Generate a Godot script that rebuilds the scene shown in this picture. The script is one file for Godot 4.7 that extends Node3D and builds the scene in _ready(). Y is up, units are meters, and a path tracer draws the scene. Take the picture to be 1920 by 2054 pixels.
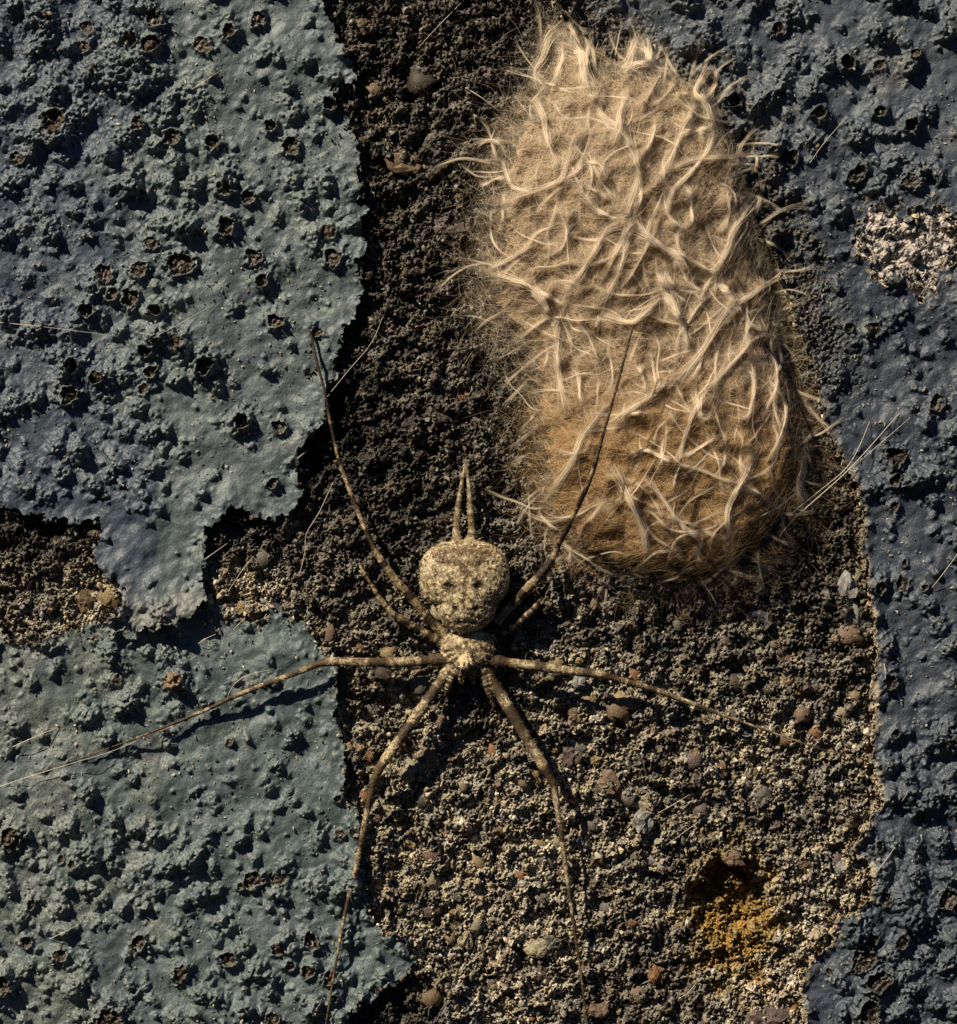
extends Node3D
# A long-spinneret bark spider guarding its silk egg sac on a concrete wall with peeling paint.
# Everything is laid out on the wall's own plane in units of 1/40 mm (u): x to the right, y down the wall, z out of the wall.

const K := 2.5e-5            # metres per u
const STEP := 2.2            # spacing of the fine relief, u
const X0 := -62.0
const Y0 := -62.0
const NX := 930
const NY := 991
const CS := 12.0             # spacing of the outline distance grid
const CX := 176
const CY := 186

var rng := RandomNumberGenerator.new()
var used := {}
var sd_a: PackedFloat32Array
var sd_b: PackedFloat32Array
var sd_c: PackedFloat32Array
var sd_p: PackedFloat32Array
var stain_shade: PackedFloat32Array
var bump: PackedFloat32Array      # height of lumps under the paint
var pit: PackedFloat32Array       # 1 where the paint has broken open
var rim: PackedFloat32Array       # pale broken paint edge
var zc: PackedFloat32Array        # concrete relief
var zp: PackedFloat32Array        # paint relief
var n_big: FastNoiseLite
var n_mid: FastNoiseLite
var n_small: FastNoiseLite
var n_tiny: FastNoiseLite
var n_cell: FastNoiseLite
var n_cellv: FastNoiseLite
var n_cell2: FastNoiseLite
var strands := []                 # silk strands: {p: PackedVector2Array, w: float}
var sac_h: PackedFloat32Array     # silk height on its own grid
const SS := 4.0
const SX0 := 880.0
const SY0 := 10.0
const SNX := 205
const SNY := 306


func W(x: float, y: float, z: float) -> Vector3:
	return Vector3((x - 960.0) * K, (1027.0 - y) * K, z * K)


func noise(sd: int, wave: float, kind := FastNoiseLite.TYPE_SIMPLEX_SMOOTH, oct := 1, ret := FastNoiseLite.RETURN_DISTANCE) -> FastNoiseLite:
	var n := FastNoiseLite.new()
	n.seed = sd
	n.noise_type = kind
	n.frequency = 1.0 / wave
	n.fractal_type = FastNoiseLite.FRACTAL_FBM if oct > 1 else FastNoiseLite.FRACTAL_NONE
	n.fractal_octaves = oct
	n.cellular_return_type = ret
	return n


func numbered(called: String) -> String:
	if not used.has(called):
		used[called] = 0
		return called
	used[called] += 1
	return "%s_%03d" % [called, used[called]]


var results := []
var jobs := []


func par(n: int, work: Callable) -> Array:        # runs work(0..n-1) side by side; each leaves its answer in results[i]
	results = []
	results.resize(n)
	var id := WorkerThreadPool.add_group_task(work, n, -1, true)
	WorkerThreadPool.wait_for_group_task_completion(id)
	var r := results
	results = []
	return r


func tag(o: Node, label := "", category := "", group := "", kind := "") -> void:
	if label: o.set_meta("label", label)
	if category: o.set_meta("category", category)
	if group: o.set_meta("group", group)
	if kind: o.set_meta("kind", kind)


func base(called: String, at := Vector3.ZERO) -> Node3D:
	var o := Node3D.new()
	o.name = numbered(called)
	add_child(o, true)
	o.position = at
	return o


func put(called: String, mesh: Mesh, mat: Material, parent: Node = self) -> MeshInstance3D:
	var o := MeshInstance3D.new()
	o.name = numbered(called) if parent == self else called
	o.mesh = mesh
	o.material_override = mat
	o.cast_shadow = GeometryInstance3D.SHADOW_CASTING_SETTING_ON
	parent.add_child(o, true)
	return o


func amesh(v: PackedVector3Array, n: PackedVector3Array, c: PackedColorArray, uv: PackedVector2Array, idx: PackedInt32Array) -> ArrayMesh:
	var a := []
	a.resize(Mesh.ARRAY_MAX)
	a[Mesh.ARRAY_VERTEX] = v
	if n.size(): a[Mesh.ARRAY_NORMAL] = n
	if c.size(): a[Mesh.ARRAY_COLOR] = c
	if uv.size(): a[Mesh.ARRAY_TEX_UV] = uv
	if idx.size(): a[Mesh.ARRAY_INDEX] = idx
	var m := ArrayMesh.new()
	m.add_surface_from_arrays(Mesh.PRIMITIVE_TRIANGLES, a)
	return m


func vmat(rough := 0.8, spec := 0.5) -> StandardMaterial3D:
	var m := StandardMaterial3D.new()
	m.vertex_color_use_as_albedo = true
	m.vertex_color_is_srgb = true
	m.roughness = rough
	m.metallic_specular = spec
	return m


func poly_dist(p: PackedVector2Array, x: float, y: float) -> float:   # + inside
	var best := 1e12
	var inside := false
	var n := p.size()
	var a := p[n - 1]
	for i in n:
		var b := p[i]
		var ex := b.x - a.x
		var ey := b.y - a.y
		var wx := x - a.x
		var wy := y - a.y
		var t := clampf((wx * ex + wy * ey) / (ex * ex + ey * ey + 1e-9), 0.0, 1.0)
		var dx := wx - ex * t
		var dy := wy - ey * t
		best = minf(best, dx * dx + dy * dy)
		if (a.y > y) != (b.y > y) and x < ex * (y - a.y) / (b.y - a.y) + a.x:
			inside = not inside
		a = b
	return sqrt(best) if inside else -sqrt(best)


func pts(flat: Array, ox := 0.0, oy := 0.0, s := 1.0) -> PackedVector2Array:
	var r := PackedVector2Array()
	for i in range(0, flat.size(), 2):
		r.append(Vector2(ox + s * flat[i], oy + s * flat[i + 1]))
	return r


func field(p: PackedVector2Array, quarter: int) -> PackedFloat32Array:
	var r := PackedFloat32Array()
	for j in range(CY * quarter / 4, CY * (quarter + 1) / 4):
		for i in CX:
			r.append(poly_dist(p, X0 + i * CS, Y0 + j * CS))
	return r


func stamp(cx: float, cy: float, r: float, h: float, ecc: float, ang: float, crater: float, sd: float) -> void:
	# a lump of grit under the paint; crater > 0: the paint on top has burst and left a ragged rim round a hollow
	var reach := r * 1.75 * maxf(1.0, ecc)
	var i0 := maxi(0, int((cx - reach - X0) / STEP))
	var i1 := mini(NX - 1, int((cx + reach - X0) / STEP) + 1)
	var j0 := maxi(0, int((cy - reach - Y0) / STEP))
	var j1 := mini(NY - 1, int((cy + reach - Y0) / STEP) + 1)
	var ca := cos(ang)
	var sa := sin(ang)
	for j in range(j0, j1 + 1):
		var y := Y0 + j * STEP
		for i in range(i0, i1 + 1):
			var x := X0 + i * STEP
			var u := ((x - cx) * ca + (y - cy) * sa) / ecc
			var v := -(x - cx) * sa + (y - cy) * ca
			var wob := n_small.get_noise_2d(x * 1.0 + sd, y) * 0.30 + n_mid.get_noise_2d(x * 1.7, y * 1.7 + sd) * 0.30
			var q := sqrt(u * u + v * v) / r * (1.0 + wob)
			if q > 1.6:
				continue
			var k := j * NX + i
			# bell with a steep shoulder and a spreading foot
			var f := 1.0 / (1.0 + pow(q / 0.60, 4.6)) - 0.014
			var z := h * maxf(f, 0.0)
			if crater > 0.0:
				var qi := q / crater
				var w := clampf((1.0 - qi) * 5.0 + 0.5, 0.0, 1.0)
				var rm := exp(-pow((qi - 1.08) * 5.5, 2.0))
				z += rm * h * 0.30
				z = lerpf(z, h * (0.12 + 0.30 * absf(sin(sd * 1.7)) + 0.25 * n_small.get_noise_2d(x * 1.3, y * 1.3)), w)
				pit[k] = maxf(pit[k], w)
				rim[k] = maxf(rim[k], rm * (1.0 - w))
			else:
				z *= 1.0 + (0.42 * n_small.get_noise_2d(x * 1.1, y * 1.1 + sd) + 0.07 * n_tiny.get_noise_2d(x, y)) * smoothstep(1.0, 0.2, q)
			bump[k] = maxf(bump[k], z) + 0.25 * minf(bump[k], z)


func mask_only(cx: float, cy: float, rx: float, ry: float, x: float, y: float) -> float:
	return sqrt(pow((x - cx) / rx, 2.0) + pow((y - cy) / ry, 2.0))


func _ready() -> void:
	rng.seed = 20417
	# ---- camera
	var cam := Camera3D.new()
	cam.name = "camera"
	add_child(cam)
	var dist := 0.2
	cam.position = Vector3(0, 0, dist)
	cam.fov = rad_to_deg(2.0 * atan(1027.0 * K / dist))
	cam.near = 0.005
	cam.far = 20.0
	cam.current = true
	# ---- sky
	var sky_m := ProceduralSkyMaterial.new()
	sky_m.sky_top_color = Color(0.26, 0.38, 0.60)
	sky_m.sky_horizon_color = Color(0.48, 0.55, 0.63)
	sky_m.sky_curve = 0.15
	sky_m.ground_bottom_color = Color(0.10, 0.085, 0.065)
	sky_m.ground_horizon_color = Color(0.30, 0.27, 0.22)
	var sky := Sky.new()
	sky.sky_material = sky_m
	var env := Environment.new()
	env.background_mode = Environment.BG_SKY
	env.sky = sky
	env.background_energy_multiplier = 0.36
	env.tonemap_mode = Environment.TONE_MAPPER_LINEAR
	env.tonemap_exposure = 1.45
	env.ambient_light_source = Environment.AMBIENT_SOURCE_SKY
	env.sdfgi_enabled = true
	env.ssao_enabled = true
	env.ssil_enabled = true
	var we := WorldEnvironment.new()
	we.name = "world_environment"
	we.environment = env
	add_child(we)
	# ---- sun: low over the wall from the upper left
	var sun := DirectionalLight3D.new()
	sun.name = "sun"
	sun.light_energy = 1.6
	sun.light_color = Color(1.0, 0.94, 0.85)
	sun.light_angular_distance = 0.6
	sun.shadow_enabled = true
	add_child(sun)
	sun.look_at_from_position(Vector3(-0.58, 0.72, 0.58), Vector3.ZERO, Vector3(0, 0, 1))

	make_noises()
	make_fields()
	var wall := build_wall()
	build_paint()
	build_pebbles(wall)
	build_grains(wall)
	build_silk()
	build_spider()
	build_threads()


func make_noises() -> void:
	n_big = noise(1, 190.0, FastNoiseLite.TYPE_SIMPLEX_SMOOTH, 2)
	n_mid = noise(2, 46.0, FastNoiseLite.TYPE_SIMPLEX_SMOOTH, 2)
	n_small = noise(3, 15.0, FastNoiseLite.TYPE_SIMPLEX_SMOOTH, 2)
	n_tiny = noise(4, 5.6, FastNoiseLite.TYPE_SIMPLEX, 1)
	n_cell = noise(5, 30.0, FastNoiseLite.TYPE_CELLULAR, 1)
	n_cellv = noise(5, 30.0, FastNoiseLite.TYPE_CELLULAR, 1, FastNoiseLite.RETURN_CELL_VALUE)
	n_cell2 = noise(6, 11.0, FastNoiseLite.TYPE_CELLULAR, 1)


func make_fields() -> void:
	# outlines of the three coats of paint, as they have peeled
	var a := pts([-200, -200, 640, -200, 648, 20, 668, 50, 672, 70, 695, 100, 700, 130, 720, 148, 708, 176, 690, 178, 668, 172, 672, 190, 668, 212, 690, 225, 700, 262, 716, 285, 722, 320, 716, 345, 726, 370, 725, 395, 716, 405, 740, 424, 720, 450, 726, 470, 739, 495, 730, 515, 712, 530, 727, 560, 728, 590, 720, 615, 710, 640, 690, 660, 684, 700, 668, 725, 677, 757, 655, 772, 658, 835, 645, 855, 610, 885, 600, 900, 602, 925, 596, 950, 609, 978, 602, 1002, 585, 1026, 550, 1044, 515, 1034, 488, 1020, 469, 1007, 449, 1037, 413, 1063, 417, 1090, 413, 1134, 407, 1160, 419, 1190, 399, 1223, 368, 1247, 329, 1257, 280, 1262, 229, 1269, 200, 1262, 217, 1243, 252, 1208, 252, 1180, 236, 1162, 201, 1141, 186, 1116, 201, 1076, 205, 1040, 155, 1047, 97, 1039, 58, 1030, 23, 1016, 0, 1002, -200, 985])
	var b := pts([-200, 1225, 0, 1233, 10, 1270, 35, 1284, 66, 1292, 116, 1271, 217, 1244, 260, 1222, 340, 1195, 418, 1205, 446, 1212, 484, 1239, 535, 1259, 542, 1212, 562, 1209, 573, 1239, 604, 1247, 632, 1262, 640, 1296, 668, 1318, 680, 1345, 676, 1400, 675, 1450, 688, 1480, 692, 1510, 695, 1540, 690, 1580, 695, 1605, 718, 1625, 722, 1660, 715, 1690, 722, 1730, 730, 1760, 735, 1800, 745, 1835, 760, 1850, 765, 1870, 790, 1868, 815, 1875, 818, 1900, 831, 1925, 826, 1945, 808, 1962, 785, 1975, 765, 1980, 755, 1995, 740, 2008, 722, 2012, 705, 2025, 695, 2060, 690, 2250, -200, 2250])
	var c := pts([1085, -200, 1110, 10, 1150, 55, 1240, 130, 1380, 240, 1490, 400, 1560, 540, 1598, 650, 1638, 760, 1652, 850, 1690, 925, 1712, 965, 1722, 1005, 1732, 1065, 1722, 1098, 1740, 1140, 1738, 1200, 1755, 1262, 1750, 1370, 1756, 1420, 1748, 1500, 1745, 1530, 1768, 1605, 1730, 1655, 1690, 1708, 1740, 1722, 1748, 1755, 1744, 1790, 1715, 1828, 1672, 1834, 1669, 1884, 1640, 1905, 1618, 1932, 1602, 1985, 1612, 2060, 1610, 2250, 2120, 2250, 2120, -200])
	var p := pts([1728, 432, 1745, 415, 1778, 420, 1800, 440, 1838, 430, 1870, 418, 1902, 428, 1915, 470, 1912, 530, 1890, 548, 1868, 585, 1858, 600, 1836, 580, 1822, 548, 1790, 555, 1762, 560, 1742, 530, 1726, 520, 1724, 470])
	var outlines := [a, b, c, p]
	var parts := par(16, func(i): results[i] = field(outlines[i / 4], i % 4))
	for q in 4:
		var whole := PackedFloat32Array()
		for w in 4:
			whole.append_array(parts[q * 4 + w])
		match q:
			0: sd_a = whole
			1: sd_b = whole
			2: sd_c = whole
			3: sd_p = whole
	# how stained and shaded the bare concrete is: pale where it broke freshly, dark from dirt, algae and shadow painted in by paint edge and sac
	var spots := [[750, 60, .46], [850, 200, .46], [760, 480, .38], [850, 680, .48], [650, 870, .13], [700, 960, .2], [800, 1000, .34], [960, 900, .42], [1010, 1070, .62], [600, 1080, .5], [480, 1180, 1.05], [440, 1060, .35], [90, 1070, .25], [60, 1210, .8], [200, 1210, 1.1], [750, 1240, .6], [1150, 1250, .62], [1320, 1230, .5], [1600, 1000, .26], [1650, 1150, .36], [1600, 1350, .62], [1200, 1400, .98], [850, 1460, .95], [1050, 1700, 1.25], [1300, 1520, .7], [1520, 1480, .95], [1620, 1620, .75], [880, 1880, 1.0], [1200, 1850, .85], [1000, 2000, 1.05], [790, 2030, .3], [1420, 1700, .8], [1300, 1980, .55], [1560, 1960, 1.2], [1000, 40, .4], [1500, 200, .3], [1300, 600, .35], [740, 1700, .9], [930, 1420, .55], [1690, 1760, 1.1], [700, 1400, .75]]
	stain_shade.resize(CX * CY)
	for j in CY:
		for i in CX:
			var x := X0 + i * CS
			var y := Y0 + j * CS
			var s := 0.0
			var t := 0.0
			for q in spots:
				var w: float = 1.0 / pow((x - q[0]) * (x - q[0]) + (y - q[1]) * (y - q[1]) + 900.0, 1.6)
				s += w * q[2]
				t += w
			stain_shade[j * CX + i] = s / t
	# lumps and burst blisters of the painted render
	bump.resize(NX * NY)
	pit.resize(NX * NY)
	rim.resize(NX * NY)
	var cr := [98, 39, 12, 178, 59, 14, 225, 52, 15, 313, 39, 19, 462, 65, 18, 519, 41, 14, 119, 186, 18, 196, 145, 24, 305, 93, 22, 408, 93, 15, 170, 98, 14, 279, 253, 13, 545, 256, 16, 429, 287, 17, 584, 295, 20, 39, 320, 14, 450, 380, 19, 499, 398, 15, 457, 455, 23, 305, 488, 14, 362, 532, 24, 512, 517, 17, 527, 566, 19, 659, 468, 16, 669, 517, 19, 230, 592, 16, 264, 602, 18, 315, 623, 18, 212, 550, 17, 176, 625, 22, 282, 543, 18, 553, 646, 18, 357, 687, 18, 413, 735, 27, 147, 735, 21, 292, 707, 20, 196, 758, 21, 305, 748, 18, 142, 792, 18, 548, 970, 13, 486, 846, 22, 561, 857, 15, 509, 1763, 18, 561, 1761, 13, 460, 1921, 18, 282, 1887, 16, 625, 1885, 18, 620, 1944, 15, 558, 1900, 14, 584, 1934, 13, 57, 1887, 16, 8, 1970, 24, 124, 1913, 15, 26, 1680, 22, 499, 2022, 16, 550, 2040, 14, 222, 2042, 24, 364, 1949, 16, 660, 1960, 14, 672, 2000, 11, 1762, 1695, 13, 1745, 1882, 18, 1729, 1923, 22, 1682, 1964, 17, 1759, 1964, 28, 1740, 2025, 26, 1773, 1800, 15, 1806, 1885, 18, 1899, 1800, 20, 1784, 1366, 20, 1696, 128, 20, 1833, 111, 14, 1761, 134, 13, 1824, 254, 21, 1716, 274, 22, 1587, 320, 16, 1716, 351, 19, 1761, 228, 16, 1824, 365, 17, 1750, 662, 16, 1792, 918, 20, 1877, 809, 18, 1792, 1017, 12, 1792, 965, 15, 1795, 1470, 12, 1660, 1945, 8, 1700, 660, 12, 1640, 230, 16, 1560, 60, 16]
	for q in range(0, cr.size(), 3):
		var r: float = cr[q + 2]
		stamp(cr[q], cr[q + 1], r * 1.5, r * rng.randf_range(0.9, 1.35), rng.randf_range(1.0, 1.35), rng.randf_range(-1.0, 2.2), (rng.randf_range(0.36, 0.60) if rng.randf() < 0.9 else 0.0), q * 7.3)
	stamp(354, 1368, 34, 34, 1.1, 0.4, 0.0, 5.0)
	stamp(517, 1944, 32, 24, 1.1, 0.2, 0.0, 6.0)
	stamp(1833, 1843, 44, 34, 1.1, 0.6, 0.0, 7.0)
	stamp(1861, 1215, 22, 22, 1.1, 0.6, 0.0, 8.0)
	stamp(1817, 1555, 24, 22, 1.0, 0.6, 0.0, 9.0)
	stamp(222, 1306, 26, 26, 1.4, 1.4, 0.0, 10.0)
	stamp(680, 1375, 26, 16, 1.2, 0.3, 0.0, 11.0)
	# the rest of the roughcast: [centre, reach, how many, size range, height share]
	var zones := [[330, 180, 420, 300, 190, 6, 24, 0.62], [120, 420, 260, 380, 170, 7, 30, 0.6], [480, 700, 300, 340, 120, 5, 17, 0.62], [120, 850, 220, 150, 90, 7, 24, 0.6], [330, 1900, 480, 260, 430, 6, 17, 0.75], [520, 1620, 260, 280, 170, 5, 13, 0.7], [120, 1500, 240, 300, 150, 6, 22, 0.6], [350, 1330, 330, 90, 34, 5, 14, 0.65], [300, 1080, 140, 160, 30, 4, 11, 0.6], [1760, 1780, 220, 330, 210, 7, 26, 0.62], [1840, 1250, 130, 330, 80, 6, 18, 0.6], [1740, 820, 220, 260, 110, 6, 20, 0.62], [1680, 230, 320, 300, 210, 6, 24, 0.7], [1300, 60, 260, 160, 90, 6, 20, 0.8]]
	for z in zones:
		for k in int(z[4] * 1.12):
			var x: float = z[0] + z[2] * rng.randf_range(-1, 1)
			var y: float = z[1] + z[3] * rng.randf_range(-1, 1)
			if x < X0 or x > 1982.0 or y < Y0 or y > 2116.0:
				continue
			var r: float = lerpf(z[5], z[6], pow(rng.randf(), 2.2))
			var burst := rng.randf() < 0.035 and r > 8.0
			stamp(x, y, r * 1.35, r * z[7] * rng.randf_range(1.0, 2.2), rng.randf_range(1.0, 1.7), rng.randf_range(0, PI), rng.randf_range(0.4, 0.55) if burst else 0.0, k * 3.1)


func lerp_field(f: PackedFloat32Array, x: float, y: float) -> float:
	var gx := clampf((x - X0) / CS, 0.0, CX - 1.001)
	var gy := clampf((y - Y0) / CS, 0.0, CY - 1.001)
	var i := int(gx)
	var j := int(gy)
	var fx := gx - i
	var fy := gy - j
	var k := j * CX + i
	return (f[k] * (1.0 - fx) + f[k + 1] * fx) * (1.0 - fy) + (f[k + CX] * (1.0 - fx) + f[k + CX + 1] * fx) * fy


func concrete_z(x: float, y: float) -> float:
	var md := n_mid.get_noise_2d(x, y)
	var z := n_big.get_noise_2d(x, y) * 13.0 + md * 20.0
	var d := n_cell.get_noise_2d(x, y) + 1.0
	z += (0.55 - minf(d, 1.0)) * 13.0
	var d2 := n_cell2.get_noise_2d(x, y) + 1.0
	z += (0.55 - minf(d2, 1.0)) * 7.0
	var sm := n_small.get_noise_2d(x, y)
	z += (0.30 - absf(sm)) * (15.0 + 16.0 * clampf(0.5 + 1.4 * n_mid.get_noise_2d(x * 0.7 + 3300.0, y * 0.7), 0.0, 1.0)) + n_tiny.get_noise_2d(x, y) * 3.8
	# pores
	z -= 16.0 * smoothstep(0.38, 0.62, n_small.get_noise_2d(x * 0.8 + 1000.0, y * 0.8) + 0.25 * md)
	# the broken-out hollow with rusty sand in it, two small voids, the ridge under the plaster
	var q := mask_only(1468, 1800, 82, 78, x, y)
	if q < 1.5:
		z -= 44.0 * smoothstep(1.12, 0.62, q + 0.12 * n_mid.get_noise_2d(x * 1.6, y * 1.6))
	q = mask_only(851, 1031, 26, 8, x, y)
	if q < 1.4:
		z -= 26.0 * smoothstep(1.2, 0.6, q)
	q = mask_only(1550, 2040, 90, 70, x, y)
	if q < 1.6:
		z += 20.0 * smoothstep(1.5, 0.3, q)
	q = mask_only(740, 1660, 26, 60, x, y)
	return z


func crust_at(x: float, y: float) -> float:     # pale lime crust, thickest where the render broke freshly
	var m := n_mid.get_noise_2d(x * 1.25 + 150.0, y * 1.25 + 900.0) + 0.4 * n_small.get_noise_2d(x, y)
	return smoothstep(0.02, 0.42, m) * smoothstep(0.45, 1.0, lerp_field(stain_shade, x, y))


func rust(x: float, y: float) -> float:
	var q := mask_only(1470, 1835, 104, 150, x, y) + 0.55 * n_mid.get_noise_2d(x, y) + 0.25 * n_small.get_noise_2d(x, y)
	return smoothstep(1.25, 0.35, q)


func concrete_rows(part: int) -> void:
	var keep := PackedFloat32Array()
	var hz := PackedFloat32Array()
	var col := PackedColorArray()
	for j in range(NY * part / 16, NY * (part + 1) / 16):
		var y := Y0 + j * STEP
		for i in NX:
			var x := X0 + i * STEP
			var sc := lerp_field(sd_c, x, y)
			var s := maxf(maxf(lerp_field(sd_a, x, y), lerp_field(sd_b, x, y)), sc)
			keep.append(42.0 - s)
			if s > 48.0:
				hz.append(0.0)
				col.append(Color.BLACK)
				continue
			hz.append(concrete_z(x, y))
			var st := lerp_field(stain_shade, x, y) * (1.0 + 0.5 * n_mid.get_noise_2d(x + 700.0, y))
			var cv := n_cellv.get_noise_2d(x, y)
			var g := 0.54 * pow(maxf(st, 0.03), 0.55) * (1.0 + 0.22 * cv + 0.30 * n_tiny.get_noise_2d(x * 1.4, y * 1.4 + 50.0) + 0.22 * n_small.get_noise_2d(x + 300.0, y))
			var warm := clampf(0.5 + 0.5 * n_cellv.get_noise_2d(x + 4000.0, y), 0.0, 1.0)
			var c := Color(g * lerpf(1.0, 1.06, warm), g * lerpf(0.98, 0.975, warm), g * lerpf(0.92, 0.83, warm))
			var crust := crust_at(x, y)
			c = c.lerp(Color(0.70, 0.655, 0.53) * (1.0 + 0.25 * n_tiny.get_noise_2d(x, y)), crust * 0.7)
			# a crust of old undercoat left along the edge of the right-hand coat
			if y > 900.0 and sc > -30.0:
				var cr := smoothstep(-20.0, -6.0, sc + 14.0 * n_mid.get_noise_2d(x * 1.5, y * 1.5)) * smoothstep(900.0, 1050.0, y)
				c = c.lerp(Color(0.62, 0.55, 0.45) * (1.0 + 0.3 * n_tiny.get_noise_2d(x, y)), cr * 0.7)
			# a smear of old plaster at the foot of the bare strip
			var sm := smoothstep(1.1, 0.6, mask_only(1555, 2020, 74, 70, x, y) + 0.45 * n_mid.get_noise_2d(x, y + 500.0))
			c = c.lerp(Color(0.66, 0.60, 0.51) * (1.0 + 0.3 * n_tiny.get_noise_2d(x, y)), sm * 0.85)
			var ru := rust(x, y)
			if ru > 0.0:
				c = c.lerp(Color(0.56, 0.43, 0.18) * (1.0 + 0.4 * n_tiny.get_noise_2d(x, y)), ru * 0.85)
			col.append(c)
	results[part] = [keep, hz, col]


func build_wall() -> Node3D:
	var wall := base("wall")
	tag(wall, "rough weathered concrete wall bared where the paint has peeled off, sandy and stony, dark with dirt higher up", "wall")
	var keep := PackedFloat32Array()
	var col := PackedColorArray()
	for r in par(16, concrete_rows):
		keep.append_array(r[0])
		zc.append_array(r[1])
		col.append_array(r[2])
	var m := vmat(0.86, 0.45)
	m.heightmap_enabled = true
	m.heightmap_texture = grain_texture(11, 0.045, 5)
	m.heightmap_scale = 0.02
	m.heightmap_deep_parallax = false
	jobs.append([keep, zc, col, 0.0, Color.WHITE, m, wall, "bare_concrete"])
	# the wall goes on beyond the picture, painted, with a real thickness
	var o := FrameBox.new()
	var pm := StandardMaterial3D.new()
	pm.albedo_color = Color(0.27, 0.32, 0.36)
	pm.roughness = 0.6
	var nt := grain_texture(12, 0.03, 5)
	pm.heightmap_enabled = true
	pm.heightmap_texture = nt
	pm.heightmap_scale = 0.05
	put("painted_wall_face", o.build(self, -946.0, -946.0, 2865.0, 3000.0, 24000.0), pm, wall)
	put("painted_wall_surround", surround_mesh(), vmat(0.62, 0.45), wall)
	return wall


func surround_mesh() -> ArrayMesh:
	# the same lumpy painted render round the modelled patch
	var v := PackedVector3Array()
	var n := PackedVector3Array()
	var c := PackedColorArray()
	var idx := PackedInt32Array()
	var s := 8.0
	var nx := 478
	var ny := 495
	var z := PackedFloat32Array()
	for j in ny:
		for i in nx:
			var x := -951.0 + i * s
			var y := -951.0 + j * s
			var lumps := smoothstep(0.05, 0.45, n_mid.get_noise_2d(x * 1.3 + 8000.0, y * 1.3)) * 17.0 + smoothstep(0.2, 0.5, n_small.get_noise_2d(x * 0.6 + 900.0, y * 0.6)) * 9.0
			z.append(24.0 + n_big.get_noise_2d(x + 900.0, y) * 11.0 + lumps)
	for j in ny:
		for i in nx:
			var k := j * nx + i
			var x := -951.0 + i * s
			var y := -951.0 + j * s
			v.append(W(x, y, z[k]))
			var zx := z[mini(k + 1, j * nx + nx - 1)] - z[maxi(k - 1, j * nx)]
			var zy := z[mini(j + 1, ny - 1) * nx + i] - z[maxi(j - 1, 0) * nx + i]
			n.append(Vector3(-zx, zy, 2.0 * s).normalized())
			c.append(Color(0.285, 0.330, 0.345).lerp(Color(0.195, 0.235, 0.285), smoothstep(700.0, 1100.0, x)) * (1.0 + 0.12 * n_big.get_noise_2d(x * 1.3 + 2000.0, y * 1.3)))
	for j in ny - 1:
		for i in nx - 1:
			var x := -951.0 + i * s
			var y := -951.0 + j * s
			if x > -58.0 and x + s < 1980.0 and y > -58.0 and y + s < 2114.0:
				continue
			var k := j * nx + i
			idx.append_array(PackedInt32Array([k, k + 1, k + nx + 1, k, k + nx + 1, k + nx]))
	return amesh(v, n, c, PackedVector2Array(), idx)


class FrameBox:
	# four thick slabs round the modelled patch
	func build(s: Node3D, x0: float, y0: float, x1: float, y1: float, far: float) -> ArrayMesh:
		var v := PackedVector3Array()
		var n := PackedVector3Array()
		var uv := PackedVector2Array()
		var idx := PackedInt32Array()
		for r in [[-far, -far, far, y0], [-far, y1, far, far], [-far, y0, x0, y1], [x1, y0, far, y1]]:
			for zz in [26.0, -4000.0]:
				var b := v.size()
				for q in [[0, 1], [2, 1], [2, 3], [0, 3]]:
					v.append(s.W(r[q[0]], r[q[1]], zz))
					n.append(Vector3(0, 0, 1 if zz > 0.0 else -1))
					uv.append(Vector2(r[q[0]], r[q[1]]) / 500.0)
				for e in ([0, 1, 2, 0, 2, 3] if zz > 0.0 else [0, 2, 1, 0, 3, 2]):
					idx.append(b + e)
		return s.amesh(v, n, PackedColorArray(), uv, idx)


func grain_texture(sd: int, freq: float, oct: int) -> NoiseTexture2D:
	var n := FastNoiseLite.new()
	n.seed = sd
	n.noise_type = FastNoiseLite.TYPE_SIMPLEX
	n.frequency = freq
	n.fractal_octaves = oct
	n.fractal_gain = 0.62
	var t := NoiseTexture2D.new()
	t.width = 1024
	t.height = 1024
	t.seamless = true
	t.noise = n
	return t


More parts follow.
